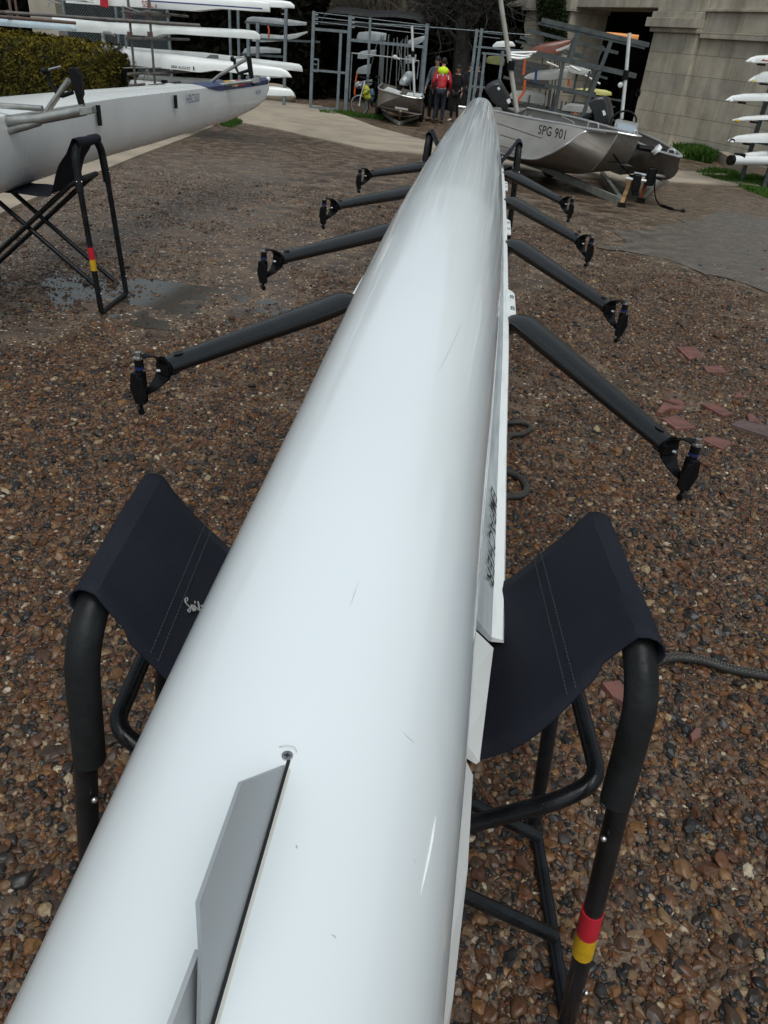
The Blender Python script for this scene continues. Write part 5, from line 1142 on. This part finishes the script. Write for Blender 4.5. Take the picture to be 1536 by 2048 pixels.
plp = MB(); plp.prism([atY(x,y,23.4) for x,y in ((1026,118),(1100,130),(1097,180),(1020,170))], (0,.05,0)); plp.prism([atY(x,y,23) for x,y in ((1030,205),(1185,236),(1180,262),(1020,240))], (0,.05,0)); tag(plp.build('mesh_board', mat('dull_board', (.075,.07,.065), .8, var=.4, vscale=14)), 'dull grey boards closing the back of the tube rack', 'board')

# ================================================================ SHELLS STACKED AT THE RIGHT EDGE
RD = (math.sin(math.radians(62)), math.cos(math.radians(62))); RP0 = (5.4, 18.0)
gr = 'white shells on the rack at the right edge'
def rs(label, st, ball=None, mm=white, w_=.42, grp_=gr):
    T, h, *_ = pshell('rack_shell', label, st, RP0, RD, mm, w_, group=grp_, minw=.2)
    if ball:
        b = MB(); b.ball(onplane(*ball[0], RP0, RD)+V((.05,.18,0)), .032, 1.4,1,1); b.build('bow_ball', ball[1], T)
    b = MB(); x, y = st[1][0]+14, st[1][2]; b.box(onplane(x, y+1.2, RP0, RD)+V((.0,.2,-.02)), (.12,.2,.035)); b.build('fitting', blackpl, T); return T
T = rs('white shell with a red arrow stripe, topmost on the right rack', [(1507,123,125),(1515,116,126),(1525,112.5,126.5),(1560,110,127),(1720,110,132)], ((1507,124),white))
b = MB(); b.prism([onplane(x,y,RP0,RD,.015) for x,y in ((1520,121.5),(1528,117.5),(1528,120),(1700,124),(1700,126),(1530,123))], (-.004,-.008,0)); b.build('red_stripe', redm, T)
rs('white shell with a thin dark waterline, second on the right rack', [(1512,161,165),(1520,153,165.5),(1536,144,165.5),(1600,138,167),(1720,138,170)], ((1507,163),yellowk))
rs('long white shell reaching farthest left, third on the right rack', [(1466,201,203),(1476,192.5,203),(1500,188,203),(1536,187,203),(1720,187,208)], ((1462,202),white2))
rs('white shell with a yellow bow ball on the right rack', [(1479,240,243),(1500,234,242.5),(1536,231,241),(1720,228,240)], ((1474,243),tapeY))
T = rs('white shell with a black bow cap, fifth on the right rack', [(1470,281,285),(1485,272,286.5),(1510,268,287),(1536,266,287),(1720,262,288)], ((1464,285),white))
b = MB(); b.ball(onplane(1469,284,RP0,RD)+V((0,.18,0)), .05, 1.2,1,1); b.build('bow_cap', blackpl, T)
rs('white hull behind the lowest thick white tube on the right rack', [(1488,311,314),(1505,306,315),(1536,302,316),(1720,296,316)], None)
tb = thing('white_tube', 'thick white tube with a black end cap at the bottom of the right rack', 'tube', tuple(onplane(1460,319,RP0,RD)))
b = MB(); b.tube([onplane(1457,318.5,RP0,RD,.12), onplane(1720,322,RP0,RD,.12)], .095, 14); b.build('tube_body', white, tb); b = MB(); b.tube([onplane(1451,318.5,RP0,RD,.12), onplane(1457,318.5,RP0,RD,.12)], .10, 14); b.box(onplane(1473,309,RP0,RD,.1), (.2,.12,.07)); b.build('end_cap', blackpl, tb)
RR = thing('side_rack', 'dark steel rack holding the white shells at the right edge', 'boat rack', tuple(onplane(1600,330,RP0,RD)))
for px_ in (1580, 1690):
    q = onplane(px_, 200, RP0, RD); n_ = V((-RD[1]*-1, -RD[0], 0))
    for off in (-.08, .62):
        b = MB(); p_ = q + V((-RD[1],RD[0],0))*-off*-1; b.beam((p_[0], p_[1], gz(p_[1])), (p_[0], p_[1], 3.0), .08, .08); b.build('post', rackst, RR)
    for yy in (130,168,206,243,290,329):
        z = onplane(px_, yy, RP0, RD)[2]-.03; b = MB(); p_ = V((q[0], q[1], z)); nv = V((-RD[1],RD[0],0)); b.beam(p_-nv*.15, p_+nv*.68, .06, .05); b.build('arm', rackst, RR)
pl = MB(); A = G(1440,322); B = G(1490,352); pl.beam((A[0],A[1],A[2]+.12), (B[0],B[1],B[2]+.12), .25, .25); tag(pl.build('kerb_stone', concrete), 'low stone block under the end of the right rack', 'kerb stone')

# ================================================================ GRASS
def grass(name, label, poly, n, h, dens=None):
    xs = [p[0] for p in poly]; ys = [p[1] for p in poly]; b = MB()
    def inside(x, y):
        c = False; j = len(poly)-1
        for i in range(len(poly)):
            if (poly[i][1] > y) != (poly[j][1] > y) and x < (poly[j][0]-poly[i][0])*(y-poly[i][1])/(poly[j][1]-poly[i][1])+poly[i][0]: c = not c
            j = i
        return c
    k = 0
    while k < n:
        x = random.uniform(min(xs), max(xs)); y = random.uniform(min(ys), max(ys))
        if not inside(x, y): 
            continue
        k += 1
        if noise.noise(V((x*1.3, y*1.3, 0))) < -.25+random.gauss(0,.1): continue
        hh = h*random.uniform(.4,1.2)*(1+.7*noise.noise(V((x*.9,y*.9,6)))); a = random.uniform(0, 6.28); w_ = .012*hh/.12+.006; dx_, dy_ = math.cos(a)*w_, math.sin(a)*w_; lx, ly = random.gauss(0,.35)*hh, random.gauss(0,.35)*hh; z = gz(y)
        tn = min(max(.5+random.gauss(0,.25)+.4*noise.noise(V((x,y,3))),0),1)
        b.add([(x-dx_,y-dy_,z-.01), (x+dx_,y+dy_,z-.01), (x+lx,y+ly,z+hh)], [(0,1,2)], False, tn)
    o = b.build(name, grassm); struct(o, 'stuff'); o['label'] = label; return o
grass('grass', 'rough green grass under the right hand rack', [gp(1385,348), gp(1440,338), (7.6,19.6), (9.5,19.0), (8.5,14.5), gp(1536,397), gp(1470,370)], 42000, .085)
grass('grass', 'taller weeds growing along the foot of the stone wall', [gp(1350,300), gp(1385,303), gp(1430,316), gp(1420,328), gp(1385,320), gp(1345,312)], 9000, .24)
grass('grass', 'small tuft of grass at the kerb corner', [gp(440,250), gp(470,240), gp(486,246), gp(460,256)], 1200, .12)
grass('grass', 'thin line of grass under the gate and bicycle', [gp(640,222), gp(700,226), gp(770,236), gp(765,241), gp(690,232), gp(640,226)], 2500, .12)
rk = MB(); rk.ball(G(548,200)+V((0,0,.15)), .7, 1.1,.8,.5, 14, 8); ro_ = rk.build('rubble_heap', concrete); tag(ro_, 'low heap of pale rubble just past the blue topped bow', 'rubble heap')
for px_, py, m_, l_ in ((434,243,tapeR,'small red tub on the kerb below the left boat bow'),(445,240,mat('teal_tub',(.05,.36,.36),.5,var=.2),'small teal tub beside the red one on the kerb')):
    b = MB(); q = G(px_-2,py+9); rows = [[q+V((math.cos(a)*r_, math.sin(a)*r_, z_)) for a in [2*PI*k/14 for k in range(14)]] for r_, z_ in ((.055,.04),(.07,.16),(.062,.16),(.05,.06))]; b.grid(rows, True, True, True); tag(b.build('tub', m_), l_, 'tub')

# ================================================================ PEOPLE
def skinned(verts, edges, root, m, name, parent, sub=2):
    keys = list(verts); me = bpy.data.meshes.new(name); me.from_pydata([verts[k][0] for k in keys], [(keys.index(a), keys.index(c)) for a, c in edges], [])
    o = bpy.data.objects.new(name, me); COL.objects.link(o); o.modifiers.new('skin', 'SKIN')
    for i, k in enumerate(keys):
        r = verts[k][1]; me.skin_vertices[0].data[i].radius = r if isinstance(r, tuple) else (r, r); me.skin_vertices[0].data[i].use_root = (k == root)
    s = o.modifiers.new('sub', 'SUBSURF'); s.levels = sub; s.render_levels = sub
    bpy.context.view_layer.update(); m2 = bpy.data.meshes.new_from_object(o.evaluated_get(bpy.context.evaluated_depsgraph_get())); bpy.data.objects.remove(o)
    m2.materials.clear(); m2.materials.append(m); m2.name = name
    for p in m2.polygons: p.use_smooth = True
    o = bpy.data.objects.new(name, m2); COL.objects.link(o); o.parent = parent; ORG[o.name] = (0,0,0); return o
def person(label, loc, yaw, top, legs, shoes, height=1.74, lean=.0, hood=None, reflect=False, armf=.08, hair=hairm):
    T = thing('person', label, 'person', tuple(loc), None); ORG[T.name] = (0,0,0); k = height/1.75; T.scale = (k,k,k); T.rotation_euler = (0,0,yaw)   # faces +Y
    L = lean; V_ = {}
    V_['pel'] = ((0,0,.96), (.14,.105)); V_['wai'] = ((0,.02+L*.2,1.12), (.135,.095)); V_['che'] = ((0,.02+L*.7,1.32), (.165,.115)); V_['nek0'] = ((0,L*1.05,1.47), (.085,.075)); V_['nek'] = ((0,.01+L*1.2,1.53), .052); V_['hd0'] = ((0,.03+L*1.4,1.60), (.070,.082)); V_['hd1'] = ((0,.02+L*1.5,1.69), (.076,.095)); V_['hd2'] = ((0,.01+L*1.45,1.755), (.04,.05))
    E = [('pel','wai'),('wai','che'),('che','nek0'),('nek0','nek'),('nek','hd0'),('hd0','hd1'),('hd1','hd2')]
    for s, q in ((1,'r'),(-1,'l')):
        V_['hip'+q] = ((s*.095,0,.90), .095); V_['kn'+q] = ((s*.115,.04,.50), .062); V_['an'+q] = ((s*.125,-.01,.09), .042); V_['to'+q] = ((s*.14,.14,.035), .034)
        E += [('pel','hip'+q),('hip'+q,'kn'+q),('kn'+q,'an'+q),('an'+q,'to'+q)]
        V_['sh'+q] = ((s*.175,L*.95,1.42), .062); V_['el'+q] = ((s*.27,-.02+L*.6,1.14), .045); V_['wr'+q] = ((s*.265,armf+.10+L*.4,.93), .029); V_['pa'+q] = ((s*.26,armf+.15+L*.4,.86), (.030,.018))
        E += [('nek0','sh'+q),('sh'+q,'el'+q),('el'+q,'wr'+q),('wr'+q,'pa'+q)]
        for f in range(4):
            a = V(V_['pa'+q][0]); off = (f-1.5)*.018; l_ = (.055,.065,.060,.045)[f]; V_['f%d'%f+q] = (tuple(a+V((0,off+.0,-.035))), .0085); V_['g%d'%f+q] = (tuple(a+V((-s*.012,off+.012,-.035-l_))), .0075); E += [('pa'+q,'f%d'%f+q),('f%d'%f+q,'g%d'%f+q)]
        a = V(V_['wr'+q][0]); V_['th'+q] = (tuple(a+V((-s*.02,.055,-.055))), .009); E += [('wr'+q,'th'+q)]
    body = skinned(V_, E, 'pel', skin, 'body', T, 1)
    g = lambda n_, f: (V_[n_][0], tuple(x*f+.006 for x in V_[n_][1]) if isinstance(V_[n_][1], tuple) else V_[n_][1]*f+.006)
    J = {n_: g(n_, 1.13) for n_ in ('wai','che','nek0')}; J['pel'] = ((0,.0,.90), (.175,.135)); JE = [('pel','wai'),('wai','che'),('che','nek0')]
    for q in 'rl':
        for n_ in ('sh','el','wr'): J[n_+q] = g(n_+q, 1.22)
        JE += [('nek0','sh'+q),('sh'+q,'el'+q),('el'+q,'wr'+q)]
    jk = skinned(J, JE, 'che', top, 'jacket', T, 2)
    P = {'pel': g('pel', 1.06)}; PE = []
    for q in 'rl':
        for n_ in ('hip','kn','an'): P[n_+q] = g(n_+q, 1.14)
        PE += [('pel','hip'+q),('hip'+q,'kn'+q),('kn'+q,'an'+q)]
    skinned(P, PE, 'pel', legs, 'trousers', T, 2)
    for s in (1,-1):
        b = MB(); b.tube(bez([(s*.125,-.055,.05),(s*.128,.02,.055),(s*.14,.13,.04),(s*.145,.20,.032)],4), [.045,.05,.05,.05,.05,.048,.046,.045,.043,.04,.038,.034,.022], 12, flat=.8); b.build('shoe', shoes, T)
    hc_ = V(V_['hd1'][0])
    b = MB(); b.ball(hc_+V((0,-.018,.022)), .098, .92,1.08,1.0, 16, 10); b.build('hair', hair, T)
    fy = hc_[1]+.088
    b = MB(); b.ball((.032, fy, hc_[2]-.01), .011); b.ball((-.032, fy, hc_[2]-.01), .011); b.build('eyes', hairm, body)
    b = MB(); b.ball((0, fy+.016, hc_[2]-.038), .016, .8,1.1,1.5); b.ball((.083, hc_[1], hc_[2]-.03), .022, .4,.8,1.3); b.ball((-.083, hc_[1], hc_[2]-.03), .022, .4,.8,1.3); b.build('nose_and_ears', skin, body)
    b = MB(); b.ball((0, fy+.002, hc_[2]-.072), .02, 1.1,.4,.3); b.build('mouth', redm, body)
    if hood:
        b = MB(); b.ball((0, L*1.0-.11, 1.45), .165, 1.05,.60,.72, 18, 12); b.build('hood', hood, T)
        for x in (-.15,-.085,.0,.12,.175):
            zt = 1.43-abs(x)*.5; b = MB(); b.tube([(x, L*.8-.142+abs(x)*.35, zt), (x*1.12, L*.7-.150+abs(x)*.42, zt-.12-.04*(x==.12))], .016, 6, flat=.4, flatup=(0,1,0)); b.build('reflective_strip', whitecl, T)
    return T
pg = G(875,247)
person('person seen from behind in a red jacket with bright yellow hood and dark trousers', pg, 0.05, jred, navycl, bootm, 1.70, .20, hiviz, True)
person('person in a grey blue top mostly hidden behind the red jacket, at its left', pg+V((-.22,.55,0)), 2.9, greycl, blackcl, bootm, 1.72, .02)
person('person in black standing farthest right of the group by the red jacket', G(934,236)+V((.15,1.0,0)), PI-.1, blackcl, blackcl, bootm, 1.62)
person('person in black standing between the red jacket and the other black clad person', G(921,238)+V((.10,1.4,0)), PI+.1, blackcl, blackcl, bootm, 1.60, hair=hairm)
person('person in dark clothes and white trainers hidden beside the red jacket', G(903,244)+V((.05,.25,0)), PI-.3, blackcl, blackcl, white2, 1.55, .05)

# ================================================================ TREES AND BANK BEHIND
bank = MB(); rows = []
for y, z in ((33.5,-.34),(37,.2),(41,2.2),(48,4.2),(60,4.6),(400,4.6)): rows.append([(x, y+(1.5*math.sin(x*.2)), z*(1+.12*math.sin(x*.35))) for x in np.linspace(-160,120,90)])
bank.grid(rows, True); struct(bank.build('hill', darkearth))
def tree(label, base, limbs, nt_=1500, seed=1, crown=3.2, tw=.012, kind='bare_tree', m=bark):
    R_ = random.Random(seed); T = thing(kind, label, 'tree', tuple(base)); b = MB()
    ends = []
    for pts, r0, r1 in limbs:
        P = bez(pts, 5); n = len(P); b.tube([p+V((R_.gauss(0,.02), R_.gauss(0,.02), 0)) for p in P], [r0+(r1-r0)*i/(n-1) for i in range(n)], 8); ends += [(p, r1+(r0-r1)*(1-i/(n-1))) for i, p in enumerate(P) if i > n*.35]
    b.build('trunk', m, T)
    b = MB(); 
    for _ in range(nt_):
        p, r = R_.choice(ends); d = V((R_.gauss(0,1), R_.gauss(0,.8), R_.gauss(.35,.8))).normalized(); L_ = R_.uniform(.4, crown*.6); q = p; rr = min(tw*2.5, r*.4); pts = [q]
        for j in range(3): d = (d+V((R_.gauss(0,.25), R_.gauss(0,.25), R_.gauss(.08,.25)))).normalized(); q = q+d*L_/3; pts.append(q)
        b.tube(pts, [rr, rr*.7, rr*.45, rr*.2], 3, cap=False)
        for j in (1,2,3):
            for _k in range(3):
                e = pts[j]; d2 = (d+V((R_.gauss(0,.8), R_.gauss(0,.8), R_.gauss(0,.8)))).normalized(); f = e+d2*R_.uniform(.15,.55); x = d2.cross(V((0,1,0))).normalized()*tw*.5; b.add([e-x, e+x, f], [(0,1,2)])
    b.build('crown', m, T); return T
Yt = 31.5; a3 = lambda x, y, dy=0: atY(x, y, Yt+dy)
b0 = V((a3(918,150)[0]+.1, Yt, gz(30)))
limbs = [([b0, a3(921,150), a3(926,90), a3(924,45), a3(930,0), a3(934,-90)], .38, .20), ([a3(926,75), a3(938,35), a3(950,0,.2), a3(972,-60,.5)], .20,.09), ([a3(926,85), a3(945,42,-.3), a3(965,26,-.5), a3(985,14,-.6), a3(1010,-5,-.6)], .17,.06), ([a3(922,80), a3(908,45,.3), a3(896,18,.5), a3(884,-10,.6), a3(870,-60,.8)], .14,.06), ([a3(922,60), a3(912,20), a3(905,-10), a3(900,-70)], .14,.06), ([a3(924,95), a3(895,60,-.3), a3(860,20,-.5), a3(845,0,-.6)], .09,.04), ([a3(930,-20), a3(960,-80), a3(990,-140)], .15,.05), ([a3(930,-20), a3(900,-90), a3(880,-150)], .15,.05)]
tree('bare dark tree with a forked trunk standing behind the people', b0, limbs, 900, 3, 3.0, .014)
b1 = V((a3(880,120)[0], 33, gz(33)))
for i, (px_, Y_, r_) in enumerate(((800,34,.16),(745,35,.12),(690,36,.14),(655,34.5,.12),(860,36,.18),(560,36,.2),(440,38,.2),(380,36,.16),(985,37,.2),(720,40,.2),(600,41,.25),(500,40,.2))):
    c = atY(px_, 150, Y_); b_ = V((c[0], Y_, gz(Y_)-.1)); R_ = random.Random(i); h_ = R_.uniform(6.5, 9); tops = [b_ + V((R_.gauss(0,.3), 0, h_*f)) for f in (.3,.6,1)]
    lm = [([b_]+tops, r_, r_*.25)] + [([tops[0].lerp(tops[2], R_.random()*.8), tops[0].lerp(tops[2], R_.random()*.5)+V((R_.gauss(0,1.2), R_.gauss(0,.6), 1.8)), tops[2]+V((R_.gauss(0,2), R_.gauss(0,1), R_.uniform(-1.5,1)))], r_*.5, r_*.12) for _ in range(6)]
    tree(['thin bare tree among the thicket above the cage','slender leafless tree behind the gate','bare tree rising over the stored shells','leafless tree behind the small launch cage','bare tree left of the forked trunk','bare tree behind the dark evergreen by the gate','leafless tree far behind the left rack','thin bare tree behind the left wire fence','bare tree between the forked trunk and the stone pillar','far bare tree above the crossbar frame','farthest bare tree left of the gate','bare tree above the end of the white shells'][i], b_, lm, 420, 20+i, 2.6, .012, m=twigm)
# dark evergreen beside the gate
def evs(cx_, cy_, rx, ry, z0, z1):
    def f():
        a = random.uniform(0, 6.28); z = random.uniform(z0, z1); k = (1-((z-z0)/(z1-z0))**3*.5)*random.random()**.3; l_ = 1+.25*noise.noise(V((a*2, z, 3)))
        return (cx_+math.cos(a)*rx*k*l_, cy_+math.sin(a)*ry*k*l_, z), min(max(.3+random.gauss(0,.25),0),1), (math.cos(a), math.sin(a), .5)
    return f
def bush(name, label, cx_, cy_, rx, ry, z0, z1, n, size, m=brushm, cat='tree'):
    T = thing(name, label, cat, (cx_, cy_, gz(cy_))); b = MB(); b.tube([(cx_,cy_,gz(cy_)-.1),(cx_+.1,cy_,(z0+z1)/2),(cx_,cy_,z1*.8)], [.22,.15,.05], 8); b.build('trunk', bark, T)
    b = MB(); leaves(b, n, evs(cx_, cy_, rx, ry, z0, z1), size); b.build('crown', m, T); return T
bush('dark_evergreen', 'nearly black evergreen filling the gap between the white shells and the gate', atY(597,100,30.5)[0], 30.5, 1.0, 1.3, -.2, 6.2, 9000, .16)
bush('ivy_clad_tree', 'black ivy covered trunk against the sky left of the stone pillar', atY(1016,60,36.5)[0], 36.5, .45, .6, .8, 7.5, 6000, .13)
b = MB()
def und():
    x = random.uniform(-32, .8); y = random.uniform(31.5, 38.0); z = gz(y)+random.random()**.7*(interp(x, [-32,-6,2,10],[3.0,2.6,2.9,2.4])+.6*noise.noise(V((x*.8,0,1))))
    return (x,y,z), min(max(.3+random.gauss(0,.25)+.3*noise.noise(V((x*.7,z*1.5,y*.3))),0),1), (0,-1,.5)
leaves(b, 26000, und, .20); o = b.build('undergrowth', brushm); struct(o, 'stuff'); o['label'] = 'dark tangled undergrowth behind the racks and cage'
b = MB(); R_ = random.Random(5)
for i in range(24000):
    x = R_.uniform(-40, 26); y = R_.uniform(37, 52); z = gz(y)+interp(y,[37,41,48,52],[.3,2.2,4.2,4.3]); h_ = R_.uniform(2.0, 8.5)*(.42 if -4.6 < x < .6 else 1); lx = R_.gauss(0,.35)*h_*.5; w_ = R_.uniform(.008,.03)
    m_ = V((x+lx*.4+R_.gauss(0,.1), y, z+h_*.55)); t_ = V((x+lx, y, z+h_)); b.add([(x-w_,y,z-1.5),(x+w_,y,z-1.5),m_+V((w_*.7,0,0)),m_-V((w_*.7,0,0)),t_], [(0,1,2,3),(3,2,4)])
o = b.build('thicket', twigm); struct(o, 'stuff'); o['label'] = 'brown leafless thicket on the bank behind everything'
b = MB(); Yp = 29.5; P = [atY(x,y,Yp) for x,y in ((640,46),(648,26),(665,19),(700,22),(740,27),(790,27),(830,32),(843,40),(846,52))]; 
rows = [[p+V((0,o,dz)) for p in P] for o, dz in ((0,-.1),(.05,0),(.8,.12),(2.2,.08),(2.4,-.3))]; b.grid(rows, True); b.beam(P[0], P[-1], .1, .1); o = b.build('tarpaulin', tarp); tag(o, 'black tarpaulin humped over the boats on top of the cage', 'tarpaulin')
